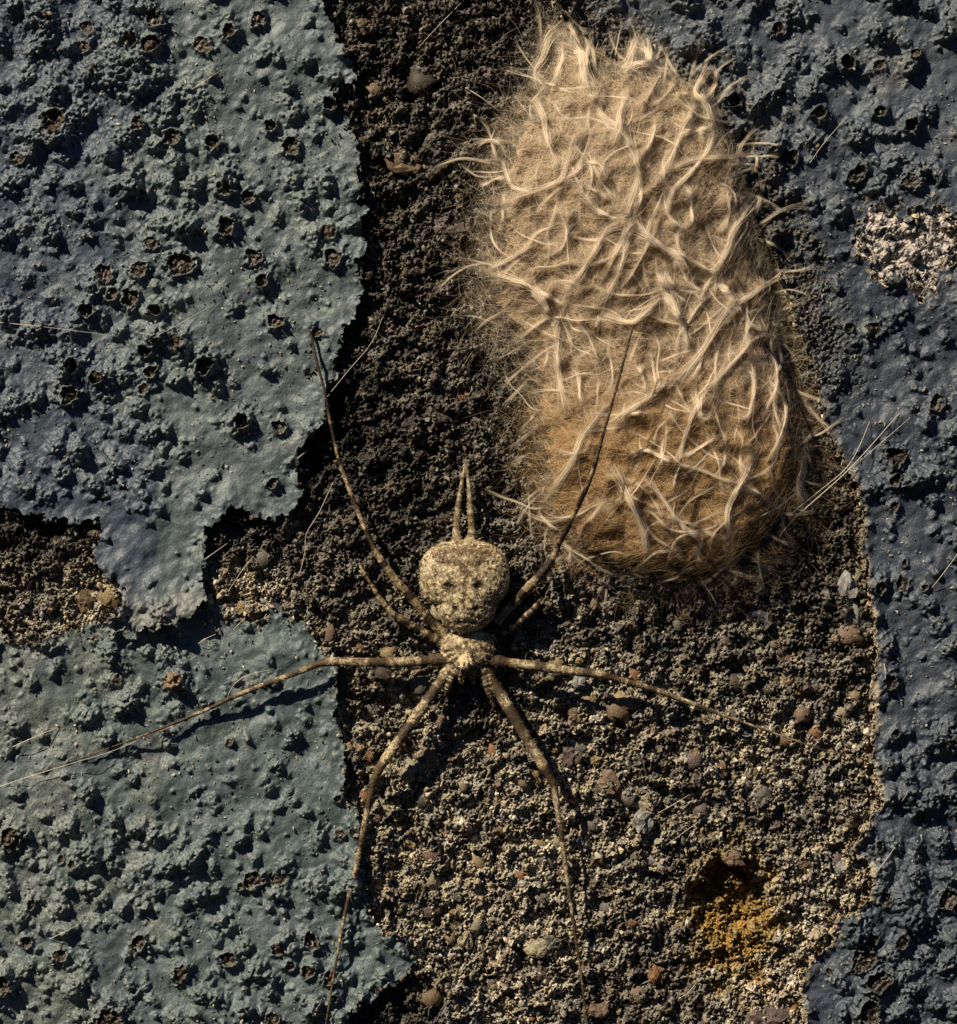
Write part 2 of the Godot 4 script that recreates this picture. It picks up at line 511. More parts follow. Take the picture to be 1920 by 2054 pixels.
func sheet_arrays(inside: PackedFloat32Array, z: PackedFloat32Array, col: PackedColorArray, thick: float, edge: Color) -> Array:
	# a relief over the part of the grid where inside > 0; its border follows the outline and, with a thickness, turns down into an edge and an underside lip
	var num := PackedInt32Array()
	num.resize(NX * NY)
	num.fill(-1)
	var v := PackedVector3Array()
	var n := PackedVector3Array()
	var c := PackedColorArray()
	var uv := PackedVector2Array()
	var idx := PackedInt32Array()
	for j in range(1, NY - 1):
		var y := Y0 + j * STEP
		for i in range(1, NX - 1):
			var k := j * NX + i
			var s := inside[k]
			if s <= -STEP * 0.5:
				continue
			var x := X0 + i * STEP
			var px := x
			var py := y
			if s < STEP * 0.5:
				var gx := inside[k + 1] - inside[k - 1]
				var gy := inside[k + NX] - inside[k - NX]
				var gl := sqrt(gx * gx + gy * gy) + 1e-6
				px -= gx / gl * s
				py -= gy / gl * s
			num[k] = v.size()
			v.append(Vector3((px - 960.0) * K, (1027.0 - py) * K, z[k] * K))
			var zx := z[k + 1] - z[k - 1] if inside[k + 1] > -STEP * 0.5 and inside[k - 1] > -STEP * 0.5 else 0.0
			var zy := z[k + NX] - z[k - NX] if inside[k + NX] > -STEP * 0.5 and inside[k - NX] > -STEP * 0.5 else 0.0
			n.append(Vector3(-zx, zy, 2.0 * STEP).normalized())
			c.append(col[k])
			uv.append(Vector2(px, py) / 420.0)
	var top := v.size()
	var low := {}
	for j in range(1, NY - 2):
		for i in range(1, NX - 2):
			var k := j * NX + i
			var a := num[k]
			var b := num[k + 1]
			var d := num[k + NX]
			var e := num[k + NX + 1]
			if a < 0 or b < 0 or d < 0 or e < 0:
				continue
			if (i + j) & 1:
				idx.append_array(PackedInt32Array([a, b, e, a, e, d]))
			else:
				idx.append_array(PackedInt32Array([a, b, d, b, e, d]))
			if thick <= 0.0:
				continue
			# border cells get an edge
			for q in 4:
				var nk: int = k + [-NX, 1, NX, -1][q]
				if num[nk] >= 0 and num[nk + 1] >= 0 and num[nk + NX] >= 0 and num[nk + NX + 1] >= 0:
					continue
				var p0: int = [a, b, e, d][q]
				var p1: int = [b, e, d, a][q]
				var dirv: Vector3 = v[p1] - v[p0]
				var out := Vector3(dirv.y, -dirv.x, 0.0).normalized() * -1.0
				for p in [p0, p1]:
					if not low.has(p):
						low[p] = v.size()
						for lv in 3:
							var f: float = [0.0, 1.0, 1.0][lv]
							var vv := v[p]
							vv.z -= thick * f * K
							if lv == 2:
								vv += out * -9.0 * K
							v.append(vv)
							n.append((out + Vector3(0, 0, 0.25)).normalized() if lv < 2 else Vector3(0, 0, -1))
							c.append(edge * (1.0 + 0.5 * n_tiny.get_noise_2d(v[p].x / K, v[p].y / K)))
							uv.append(uv[p])
				var l0: int = low[p0]
				var l1: int = low[p1]
				idx.append_array(PackedInt32Array([l0, l0 + 1, l1 + 1, l0, l1 + 1, l1, l0 + 1, l0 + 2, l1 + 2, l0 + 1, l1 + 2, l1 + 1]))
	return [v, n, c, uv, idx]


func paint_z(x: float, y: float, k: int) -> float:
	return 24.0 + n_big.get_noise_2d(x + 900.0, y) * 11.0 + n_mid.get_noise_2d(x + 500.0, y) * 3.6 + bump[k] + n_small.get_noise_2d(x, y + 800.0) * 0.35 + n_tiny.get_noise_2d(x, y) * 0.35


func paint_rows(part: int) -> void:
	var z0 := PackedFloat32Array()
	var ia := PackedFloat32Array()
	var ib := PackedFloat32Array()
	var ic := PackedFloat32Array()
	var ip := PackedFloat32Array()
	var za := PackedFloat32Array()
	var zb := PackedFloat32Array()
	var zcc := PackedFloat32Array()
	var zpp := PackedFloat32Array()
	var ca := PackedColorArray()
	var cb := PackedColorArray()
	var ccc := PackedColorArray()
	var cp := PackedColorArray()
	var j0 := NY * part / 16
	var j1 := NY * (part + 1) / 16
	ia.resize((j1 - j0) * NX)
	ia.fill(-100.0)
	ib.resize((j1 - j0) * NX)
	ib.fill(-100.0)
	ic.resize((j1 - j0) * NX)
	ic.fill(-100.0)
	ip.resize((j1 - j0) * NX)
	ip.fill(-100.0)
	z0.resize((j1 - j0) * NX)
	za.resize((j1 - j0) * NX)
	zb.resize((j1 - j0) * NX)
	zcc.resize((j1 - j0) * NX)
	zpp.resize((j1 - j0) * NX)
	ca.resize((j1 - j0) * NX)
	cb.resize((j1 - j0) * NX)
	ccc.resize((j1 - j0) * NX)
	cp.resize((j1 - j0) * NX)
	var green := Color(0.305, 0.350, 0.358)
	var navy := Color(0.235, 0.278, 0.325)
	var right := Color(0.205, 0.238, 0.280)
	var tip := Color(0.445, 0.470, 0.455)
	var dust := Color(0.47, 0.46, 0.42)
	var stone := Color(0.21, 0.175, 0.135)
	var edge_n := noise(31, 22.0, FastNoiseLite.TYPE_SIMPLEX_SMOOTH, 3)
	for j in range(j0, j1):
		var y := Y0 + j * STEP
		for i in NX:
			var x := X0 + i * STEP
			var kk := j * NX + i
			var k := (j - j0) * NX + i
			var a := lerp_field(sd_a, x, y)
			var b := lerp_field(sd_b, x, y)
			var c := lerp_field(sd_c, x, y)
			if a < -14.0 and b < -14.0 and c < -14.0:
				continue
			var jit := edge_n.get_noise_2d(x, y) * 13.0 + n_small.get_noise_2d(x * 1.3, y * 1.3 + 70.0) * 3.0
			a += jit
			b += jit
			c += jit
			var pz := paint_z(x, y, kk)
			z0[k] = pz
			var t1 := n_big.get_noise_2d(x * 1.3 + 2000.0, y * 1.3)
			var t2 := n_mid.get_noise_2d(x + 1000.0, y)
			var t3 := n_tiny.get_noise_2d(x + 90.0, y)
			var p := pit[kk]
			var r := rim[kk]
			var dirt := clampf(smoothstep(0.20, 0.75, t1 + 0.5 * t2 + 0.5 * t3), 0.0, 1.0) * 0.30
			var lump := smoothstep(5.0, 15.0, bump[kk]) * clampf(0.42 + t3 * 0.8, 0.0, 0.75)  # paler lump tops: the sunlit highlight is painted into the colour
			if a > -STEP:
				# two coats: a green-grey one over a bluer one, which shows at the left and in a band down the tongue
				var edge_x := 315.0 + 26.0 * n_mid.get_noise_2d(y, 40.0) if y > 840.0 else 250.0 + 220.0 * n_big.get_noise_2d(y * 0.8, 7.0) - (y - 400.0) * 0.12
				var g := smoothstep(-6.0, 6.0, x - edge_x) if y > 840.0 else smoothstep(-70.0, 90.0, x - edge_x + 60.0 * t1)
				if y > 1190.0: g = maxf(g, smoothstep(1190.0, 1235.0, y))
				var col := navy.lerp(green, g) * (1.0 + 0.10 * t1 + 0.07 * t2 + 0.09 * t3)
				col = col.lerp(dust, dirt).lerp(tip, lump)
				var tongue := smoothstep(1130.0, 1230.0, y) * smoothstep(150.0, 240.0, x)
				if tongue > 0.0 and a < 60.0: col = col.lerp(dust, tongue * 0.45)
				col = col.lerp(stone * (1.0 + 0.5 * t3), p).lerp(tip, r * 0.6)
				ca[k] = col
				ia[k] = a
				za[k] = pz + (5.0 + 8.0 * edge_n.get_noise_2d(x * 0.35, y * 0.35 + 60.0)) * exp(-maxf(a, 0.0) / 24.0) + 18.0 * smoothstep(1120.0, 1250.0, y) * smoothstep(100.0, 240.0, x) + 6.0 * smoothstep(930.0, 1030.0, y)
			if b > -STEP:
				var col := green * Color(0.97, 0.99, 0.97) * (1.0 + 0.10 * t1 + 0.07 * t2 + 0.09 * t3)
				var worn := smoothstep(-0.1, 0.4, n_big.get_noise_2d(x * 1.1 + 77.0, y * 1.1) + 0.4 * t2 - (x - 260.0) / 500.0)
				col = col.lerp(navy, smoothstep(0.1, 0.5, t1) * 0.5).lerp(dust, worn * clampf(0.35 + 0.7 * t3, 0.0, 0.6))
				col = col.lerp(dust, dirt).lerp(tip, lump).lerp(stone * (1.0 + 0.5 * t3), p).lerp(tip, r * 0.6)
				if mask_only(354, 1368, 22, 20, x, y) + 0.3 * t2 < 1.0: col = Color(0.44, 0.37, 0.28) * (1.0 + 0.3 * t3)
				cb[k] = col
				ib[k] = b
				zb[k] = pz - 6.0 * smoothstep(1330.0, 1270.0, y) + (5.0 + 6.0 * edge_n.get_noise_2d(x * 0.35, y * 0.35 + 60.0)) * exp(-maxf(b, 0.0) / 22.0)
			if c > -STEP:
				var pp := lerp_field(sd_p, x, y) + jit * 2.4 + 16.0 * t2 + 5.0 * t3
				var up := smoothstep(500.0, 150.0, y)
				var col := right.lerp(Color(0.30, 0.33, 0.36), up * 0.6) * (1.0 + 0.12 * t1 + 0.07 * t2 + 0.09 * t3)
				col = col.lerp(dust * 0.85, dirt * (1.0 + up)).lerp(tip * 0.88, lump * 0.7).lerp(stone * 0.85 * (1.0 + 0.5 * t3), p).lerp(tip * 0.9, r * 0.4)
				# rougher and browner towards the sac, where the coat has crumbled
				var crumb := smoothstep(130.0, 20.0, c + 60.0 * t2) * smoothstep(900.0, 600.0, y)
				col = col.lerp(Color(0.25, 0.23, 0.19) * (1.0 + 0.6 * t3), crumb * 0.75)
				var chip := smoothstep(13.0, 3.0, minf(c, -pp) + 9.0 * t2 + 5.0 * t3) * smoothstep(700.0, 1000.0, y + 600.0 * smoothstep(60.0, 0.0, -pp))
				col = col.lerp(Color(0.56, 0.52, 0.44) * (1.0 + 0.3 * t3), chip * 0.85)
				ccc[k] = col
				ic[k] = minf(c, -pp)
				zcc[k] = pz + crumb * (n_small.get_noise_2d(x * 1.2, y * 1.2 + 99.0) * 9.0 + n_tiny.get_noise_2d(x, y + 44.0) * 4.0) + (5.0 + 6.0 * edge_n.get_noise_2d(x * 0.35, y * 0.35 + 60.0)) * exp(-maxf(minf(c, -pp), 0.0) / 20.0)
				if pp > -12.0:
					ip[k] = pp + 10.0
					zpp[k] = 17.0 + n_mid.get_noise_2d(x * 1.5, y * 1.5) * 7.0 + bump[kk] * 0.9 + n_small.get_noise_2d(x, y) * 4.0 + t3 * 1.8
					var dk := smoothstep(0.05, 0.5, n_mid.get_noise_2d(x * 1.9 + 31.0, y * 1.9) + 0.3 * t3)
					cp[k] = Color(0.68, 0.645, 0.61).lerp(Color(0.24, 0.245, 0.26), maxf(dk, p)) * (1.0 + 0.16 * t3)
	results[part] = [z0, ia, ib, ic, ip, za, zb, zcc, zpp, ca, cb, ccc, cp]


func build_paint() -> void:
	var got := par(16, paint_rows)
	var all := [zp, PackedFloat32Array(), PackedFloat32Array(), PackedFloat32Array(), PackedFloat32Array(), PackedFloat32Array(), PackedFloat32Array(), PackedFloat32Array(), PackedFloat32Array(), PackedColorArray(), PackedColorArray(), PackedColorArray(), PackedColorArray()]
	for q in 13:
		for r in got:
			all[q].append_array(r[q])
	zp = all[0]
	var ia = all[1]
	var ib = all[2]
	var ic = all[3]
	var ip = all[4]
	var za = all[5]
	var zb = all[6]
	var zcc = all[7]
	var zpp = all[8]
	var ca = all[9]
	var cb = all[10]
	var ccc = all[11]
	var cp = all[12]
	var m := vmat(0.56, 0.5)
	m.heightmap_enabled = true
	m.heightmap_texture = grain_texture(21, 0.05, 4)
	m.heightmap_scale = 0.0012
	jobs.append([ia, za, ca, 7.0, Color(0.46, 0.46, 0.42), m, self, "paint_coat"])
	jobs.append([ib, zb, cb, 7.0, Color(0.50, 0.48, 0.41), m, self, "paint_coat"])
	jobs.append([ic, zcc, ccc, 8.0, Color(0.60, 0.55, 0.45), m, self, "paint_coat"])
	var m2 := vmat(0.9, 0.3)
	m2.heightmap_enabled = true
	m2.heightmap_texture = grain_texture(22, 0.05, 4)
	m2.heightmap_scale = 0.01
	jobs.append([ip, zpp, cp, 0.0, Color.WHITE, m2, self, "plaster_patch"])
	var made := []
	var sheets := par(5, func(i): results[i] = sheet_arrays(jobs[i][0], jobs[i][1], jobs[i][2], jobs[i][3], jobs[i][4]))
	for q in 5:
		var g: Array = sheets[q]
		made.append(put(jobs[q][7], amesh(g[0], g[1], g[2], g[3], g[4]), jobs[q][5], jobs[q][6]))
	jobs = []
	tag(made[1], "blue-grey blistered paint coat at the upper left, hanging down in a peeling tongue", "paint coat", "peeling coats of paint")
	tag(made[2], "grey-green pimpled paint coat at the lower left, under the spider's left foreleg", "paint coat", "peeling coats of paint")
	tag(made[3], "dark navy blistered paint coat along the right side beside the egg sac", "paint coat", "peeling coats of paint")
	tag(made[4], "white chalky plaster patch showing through a hole in the navy paint at right", "plaster patch")


func surf_z(x: float, y: float) -> float:      # top of whatever covers the wall here
	var i := clampi(int((x - X0) / STEP + 0.5), 1, NX - 2)
	var j := clampi(int((y - Y0) / STEP + 0.5), 1, NY - 2)
	var k := j * NX + i
	var s := maxf(maxf(lerp_field(sd_a, x, y), lerp_field(sd_b, x, y)), lerp_field(sd_c, x, y))
	return zp[k] + 3.0 if s > 0.0 else zc[k]


func stone_mesh(sd: int, rings: int, rough: float, flat := true) -> ArrayMesh:
	# an angular pebble of radius 1 u (scaled by its instance)
	var r := RandomNumberGenerator.new()
	r.seed = sd
	var nz := noise(sd, 1.1)
	var st := SurfaceTool.new()
	st.begin(Mesh.PRIMITIVE_TRIANGLES)
	st.set_smooth_group(-1 if flat else 0)
	var seg := rings * 2
	var grid := []
	for a in rings + 1:
		var row := []
		for b in seg:
			var th := PI * a / rings
			var ph := TAU * (b + 0.5 * (a & 1)) / seg
			var d := Vector3(sin(th) * cos(ph), sin(th) * sin(ph), cos(th))
			var f := 1.0 + rough * nz.get_noise_3d(d.x * 1.2, d.y * 1.2, d.z * 1.2) + rough * 0.4 * r.randf_range(-1, 1) * (1.0 if a > 0 and a < rings else 0.0)
			row.append(d * f * K)
		grid.append(row)
	for a in rings:
		for b in seg:
			var b2 := (b + 1) % seg
			var q := [grid[a][b], grid[a][b2], grid[a + 1][b2], grid[a + 1][b]]
			for t in [[0, 1, 2], [0, 2, 3]]:
				var p0: Vector3 = q[t[0]]
				var p1: Vector3 = q[t[1]]
				var p2: Vector3 = q[t[2]]
				if (p1 - p0).length() < 1e-9 or (p2 - p1).length() < 1e-9 or (p2 - p0).length() < 1e-9:
					continue
				var nn := (p1 - p0).cross(p2 - p0)
				if nn.dot(p0 + p1 + p2) > 0.0:
					var tmp := p1
					p1 = p2
					p2 = tmp
				for p in [p0, p1, p2]:
					if flat:
						st.set_normal((p2 - p0).cross(p1 - p0).normalized())
					else:
						st.set_normal(p.normalized())
					st.add_vertex(p)
	st.index()
	return st.commit()


func build_pebbles(wall: Node3D) -> void:
	var shapes := []
	for q in 6:
		shapes.append(stone_mesh(100 + q, 7, 0.45, q % 2 == 0))
	var tones := []
	for c in [Color(0.66, 0.58, 0.42), Color(0.52, 0.44, 0.32), Color(0.56, 0.47, 0.38), Color(0.46, 0.44, 0.40), Color(0.74, 0.70, 0.58), Color(0.60, 0.44, 0.26), Color(0.40, 0.28, 0.22), Color(0.30, 0.26, 0.20), Color(0.68, 0.68, 0.66), Color(0.46, 0.40, 0.38)]:
		var m := StandardMaterial3D.new()
		m.albedo_color = c
		m.roughness = 0.62
		var nt := grain_texture(60 + tones.size(), 0.02, 5)
		nt.width = 256
		nt.height = 256
		var g := Gradient.new()
		g.set_color(0, Color(0.45, 0.43, 0.40))
		g.set_color(1, Color(1, 1, 1))
		nt.color_ramp = g
		m.albedo_texture = nt
		m.uv1_triplanar = true
		m.uv1_scale = Vector3.ONE * 22000.0
		m.heightmap_enabled = true
		m.heightmap_texture = nt
		m.heightmap_scale = 0.006
		tones.append(m)
	# [x, y, rx, ry, tone]
	var known := [[1081, 1739, 26, 40, 4], [1616, 1734, 19, 19, 2], [1180, 1410, 20, 24, 0], [1257, 1407, 32, 20, 0], [990, 1508, 11, 15, 5], [1295, 1613, 20, 17, 4], [1227, 1822, 22, 20, 3], [933, 1887, 14, 17, 4], [1169, 1972, 26, 36, 2], [1045, 1758, 14, 12, 5], [1608, 1434, 15, 15, 2], [1658, 1459, 20, 16, 2], [1243, 1325, 15, 12, 2], [1526, 1231, 15, 26, 8], [1498, 1267, 22, 15, 4], [863, 1766, 18, 18, 4], [866, 1722, 18, 14, 6], [816, 1693, 14, 12, 0], [868, 1823, 22, 18, 9], [700, 1500, 10, 14, 0], [749, 183, 16, 15, 1], [847, 165, 30, 26, 7], [806, 331, 36, 20, 1], [873, 289, 28, 22, 3], [904, 450, 34, 22, 9], [925, 792, 18, 16, 5], [734, 1208, 28, 26, 2], [652, 1282, 20, 28, 2], [170, 1203, 22, 24, 1], [227, 1193, 26, 28, 0], [527, 1120, 20, 18, 3], [558, 1125, 17, 22, 3], [532, 1205, 12, 8, 8], [488, 1222, 14, 12, 0], [1342, 1478, 13, 11, 2], [1140, 1745, 12, 10, 5], [1712, 1232, 22, 30, 8], [1698, 1180, 18, 36, 8], [1716, 1150, 14, 24, 4], [1706, 1275, 26, 22, 2], [1672, 1240, 18, 16, 7], [1575, 1320, 22, 30, 2], [1540, 2040, 34, 24, 9], [510, 1030, 10, 12, 2], [1220, 1580, 26, 30, 2], [1530, 1600, 15, 20, 3], [1040, 1420, 14, 14, 1], [1110, 1500, 16, 14, 0], [1070, 1560, 12, 14, 0], [1400, 1560, 16, 12, 3], [1010, 1660, 14, 12, 1], [960, 1730, 12, 16, 0], [1200, 1770, 24, 14, 1], [1080, 1900, 24, 18, 4], [1100, 1880, 18, 14, 4], [980, 1900, 14, 12, 5], [1330, 1740, 14, 12, 2], [1470, 1720, 20, 14, 2], [730, 1600, 10, 14, 5], [755, 1640, 14, 12, 1], [1120, 1330, 12, 10, 0], [710, 1360, 16, 14, 1], [750, 1420, 22, 18, 3], [820, 850, 14, 12, 7]]
	var all := known.duplicate()
	while all.size() < 250:
		var x := rng.randf_range(690, 1740)
		var y := rng.randf_range(1180, 2054) if rng.randf() < 0.86 else rng.randf_range(0, 1180)
		var s := maxf(maxf(lerp_field(sd_a, x, y), lerp_field(sd_b, x, y)), lerp_field(sd_c, x, y))
		if s > -14.0 or mask_only(1468, 1800, 90, 90, x, y) < 1.0:
			continue
		var r := lerpf(8.0, 19.0, pow(rng.randf(), 1.8))
		var tn: int = [0, 0, 1, 1, 2, 2, 3, 3, 4, 5, 7, 8, 9][rng.randi() % 13]
		if y < 1180.0: tn = [1, 3, 7, 7][rng.randi() % 4]
		all.append([x, y, r * rng.randf_range(0.8, 1.3), r * rng.randf_range(0.8, 1.3), tn])
	for q in all:
		var o := put("pebble", shapes[rng.randi() % 6], tones[q[4]], wall)
		var rz: float = minf(q[2], q[3]) * 0.6
		o.position = W(q[0], q[1], surf_z(q[0], q[1]) + rz * rng.randf_range(-0.45, 0.0))
		o.basis = Basis(Vector3(0, 0, 1), rng.randf_range(-0.35, 0.35)) * Basis.from_scale(Vector3(q[2], q[3], rz)) * Basis(Vector3(rng.randf(), rng.randf(), 1).normalized(), rng.randf_range(0, 6))


func build_grains(wall: Node3D) -> void:
	var lists := [PackedFloat32Array(), PackedFloat32Array(), PackedFloat32Array()]
	var tones := [Color(0.62, 0.585, 0.50), Color(0.50, 0.475, 0.42), Color(0.70, 0.67, 0.59), Color(0.38, 0.365, 0.33), Color(0.54, 0.47, 0.37), Color(0.55, 0.545, 0.52), Color(0.44, 0.37, 0.31)]
	for q in 190000:
		var x := rng.randf_range(-55, 1975)
		var y := rng.randf_range(-55, 2110)
		var s := maxf(maxf(lerp_field(sd_a, x, y), lerp_field(sd_b, x, y)), lerp_field(sd_c, x, y))
		if s > 6.0:
			continue
		if n_mid.get_noise_2d(x * 0.7 + 5100.0, y * 0.7) + 0.3 * n_small.get_noise_2d(x, y + 40.0) > rng.randf_range(-0.25, 0.35):
			continue
		var st := lerp_field(stain_shade, x, y)
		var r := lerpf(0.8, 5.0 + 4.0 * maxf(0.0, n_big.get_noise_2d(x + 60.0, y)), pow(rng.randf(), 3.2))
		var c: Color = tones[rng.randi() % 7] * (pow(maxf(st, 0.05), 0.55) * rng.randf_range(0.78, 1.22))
		c = c.lerp(Color(0.68, 0.62, 0.53) * rng.randf_range(0.75, 1.1), smoothstep(1.1, 0.6, mask_only(1555, 2020, 74, 70, x, y)) * 0.8)
		c = c.lerp(Color(0.74, 0.69, 0.57) * rng.randf_range(0.75, 1.1), crust_at(x, y) * 0.75)
		var ru := rust(x, y)
		if ru > 0.1: c = c.lerp(Color(0.60, 0.46, 0.19) * rng.randf_range(0.6, 1.1), ru * 0.75)
		add_copy(lists[q % 3], x, y, surf_z(x, y) + r * rng.randf_range(-0.5, 0.1) + 0.2, r, c)
	for q in 3:
		var mm := MultiMesh.new()
		mm.transform_format = MultiMesh.TRANSFORM_3D
		mm.use_colors = true
		mm.mesh = stone_mesh(300 + q, 3, 0.95)
		mm.instance_count = lists[q].size() / 16
		mm.buffer = lists[q]
		var o := MultiMeshInstance3D.new()
		o.name = "sand_grains"
		o.multimesh = mm
		o.material_override = vmat(0.6, 0.5)
		wall.add_child(o, true)
		tag(o, "", "", "", "stuff")
	# fine grit stuck to the paint
	var lst := PackedFloat32Array()
	for q in 26000:
		var x := rng.randf_range(-55, 1975)
		var y := rng.randf_range(-55, 2110)
		var s := maxf(maxf(lerp_field(sd_a, x, y), lerp_field(sd_b, x, y)), lerp_field(sd_c, x, y))
		if s < 4.0 or n_mid.get_noise_2d(x, y + 3000.0) + n_big.get_noise_2d(x, y) < rng.randf_range(-0.9, 0.5):
			continue
		var r := lerpf(0.8, 3.0, pow(rng.randf(), 3.0))
		var c: Color = [Color(0.36, 0.38, 0.38), Color(0.5, 0.47, 0.4), Color(0.3, 0.33, 0.36), Color(0.6, 0.58, 0.52)][rng.randi() % 4]
		add_copy(lst, x, y, surf_z(x, y) - 2.6 + r * 0.3, r, c)
	var mm2 := MultiMesh.new()
	mm2.transform_format = MultiMesh.TRANSFORM_3D
	mm2.use_colors = true
	mm2.mesh = stone_mesh(310, 3, 0.9)
	mm2.instance_count = lst.size() / 16
	mm2.buffer = lst
	var o2 := MultiMeshInstance3D.new()
	o2.name = "paint_grit"
	o2.multimesh = mm2
	o2.material_override = vmat(0.55, 0.5)
	add_child(o2, true)
	tag(o2, "fine dusty grit and specks stuck all over the painted surfaces", "grit", "", "stuff")


func add_copy(lst: PackedFloat32Array, x: float, y: float, z: float, r: float, c: Color) -> void:
	var b := Basis(Vector3(rng.randf_range(-1, 1), rng.randf_range(-1, 1), rng.randf_range(0.1, 1)).normalized(), rng.randf_range(0, TAU)).scaled_local(Vector3(r * rng.randf_range(0.7, 1.3), r * rng.randf_range(0.7, 1.3), r * rng.randf_range(0.6, 1.0)))
	var p := W(x, y, z)
	lst.append_array(PackedFloat32Array([b.x.x, b.y.x, b.z.x, p.x, b.x.y, b.y.y, b.z.y, p.y, b.x.z, b.y.z, b.z.z, p.z, c.r, c.g, c.b, 1.0]))


# ------------------------------------------------------------------ silk egg sac
func sac_dome(x: float, y: float) -> float:
	var q1 := pow((x - 1232.0) / 285.0, 2.0) + pow((y - 440.0) / 345.0, 2.0)
	var q2 := pow((x - 1330.0) / 275.0, 2.0) + pow((y - 880.0) / 295.0, 2.0)
	var q3 := pow((x - 1290.0) / 270.0, 2.0) + pow((y - 660.0) / 240.0, 2.0)
	var h1 := 122.0 * sqrt(maxf(0.0, 1.0 - q1))
	var h2 := 142.0 * sqrt(maxf(0.0, 1.0 - q2))
	var h3 := 108.0 * sqrt(maxf(0.0, 1.0 - q3))
	var m := maxf(h1, maxf(h2, h3))
	return m


func spline(p: PackedVector2Array, n: int) -> PackedVector2Array:
	var r := PackedVector2Array()
	var last := p.size() - 1
	for i in n + 1:
		var t := float(i) / n * last
		var k := mini(int(t), last - 1)
		var f := t - k
		r.append(p[k].cubic_interpolate(p[k + 1], p[maxi(k - 1, 0)], p[mini(k + 2, last)], f))
	return r


func sac_at(f: PackedFloat32Array, x: float, y: float) -> float:
	var gx := clampf((x - SX0) / SS, 0.0, SNX - 1.001)
	var gy := clampf((y - SY0) / SS, 0.0, SNY - 1.001)
	var i := int(gx)
	var j := int(gy)
	var fx := gx - i
	var fy := gy - j
	var k := j * SNX + i
	return (f[k] * (1.0 - fx) + f[k + 1] * fx) * (1.0 - fy) + (f[k + SNX] * (1.0 - fx) + f[k + SNX + 1] * fx) * fy


func fibre_texture() -> ImageTexture:
	# felted silk: very many fine crossing hairs, carried in the opacity
	var S := 1024
	var a := PackedFloat32Array()
	a.resize(S * S)
	a.fill(0.26)
	var r := RandomNumberGenerator.new()
	r.seed = 5
	for q in 4200:
		var x := r.randf() * S
		var y := r.randf() * S
		var d := r.randf() * TAU
		var bend := r.randf_range(-0.012, 0.012)
		var w := r.randf_range(0.05, 0.34)
		for s in int(r.randf_range(60, 300)):
			d += bend + r.randf_range(-0.05, 0.05)
			x += cos(d)
			y += sin(d)
			var k := posmod(int(y), S) * S + posmod(int(x), S)
			a[k] = a[k] + w * (1.0 - a[k])
	var bytes := PackedByteArray()
	bytes.resize(S * S * 4)
	for k in S * S:
		bytes[k * 4] = 255
		bytes[k * 4 + 1] = 255
		bytes[k * 4 + 2] = 255
		bytes[k * 4 + 3] = int(clampf(a[k], 0.0, 1.0) * 255.0)
	return ImageTexture.create_from_image(Image.create_from_data(S, S, false, Image.FORMAT_RGBA8, bytes))


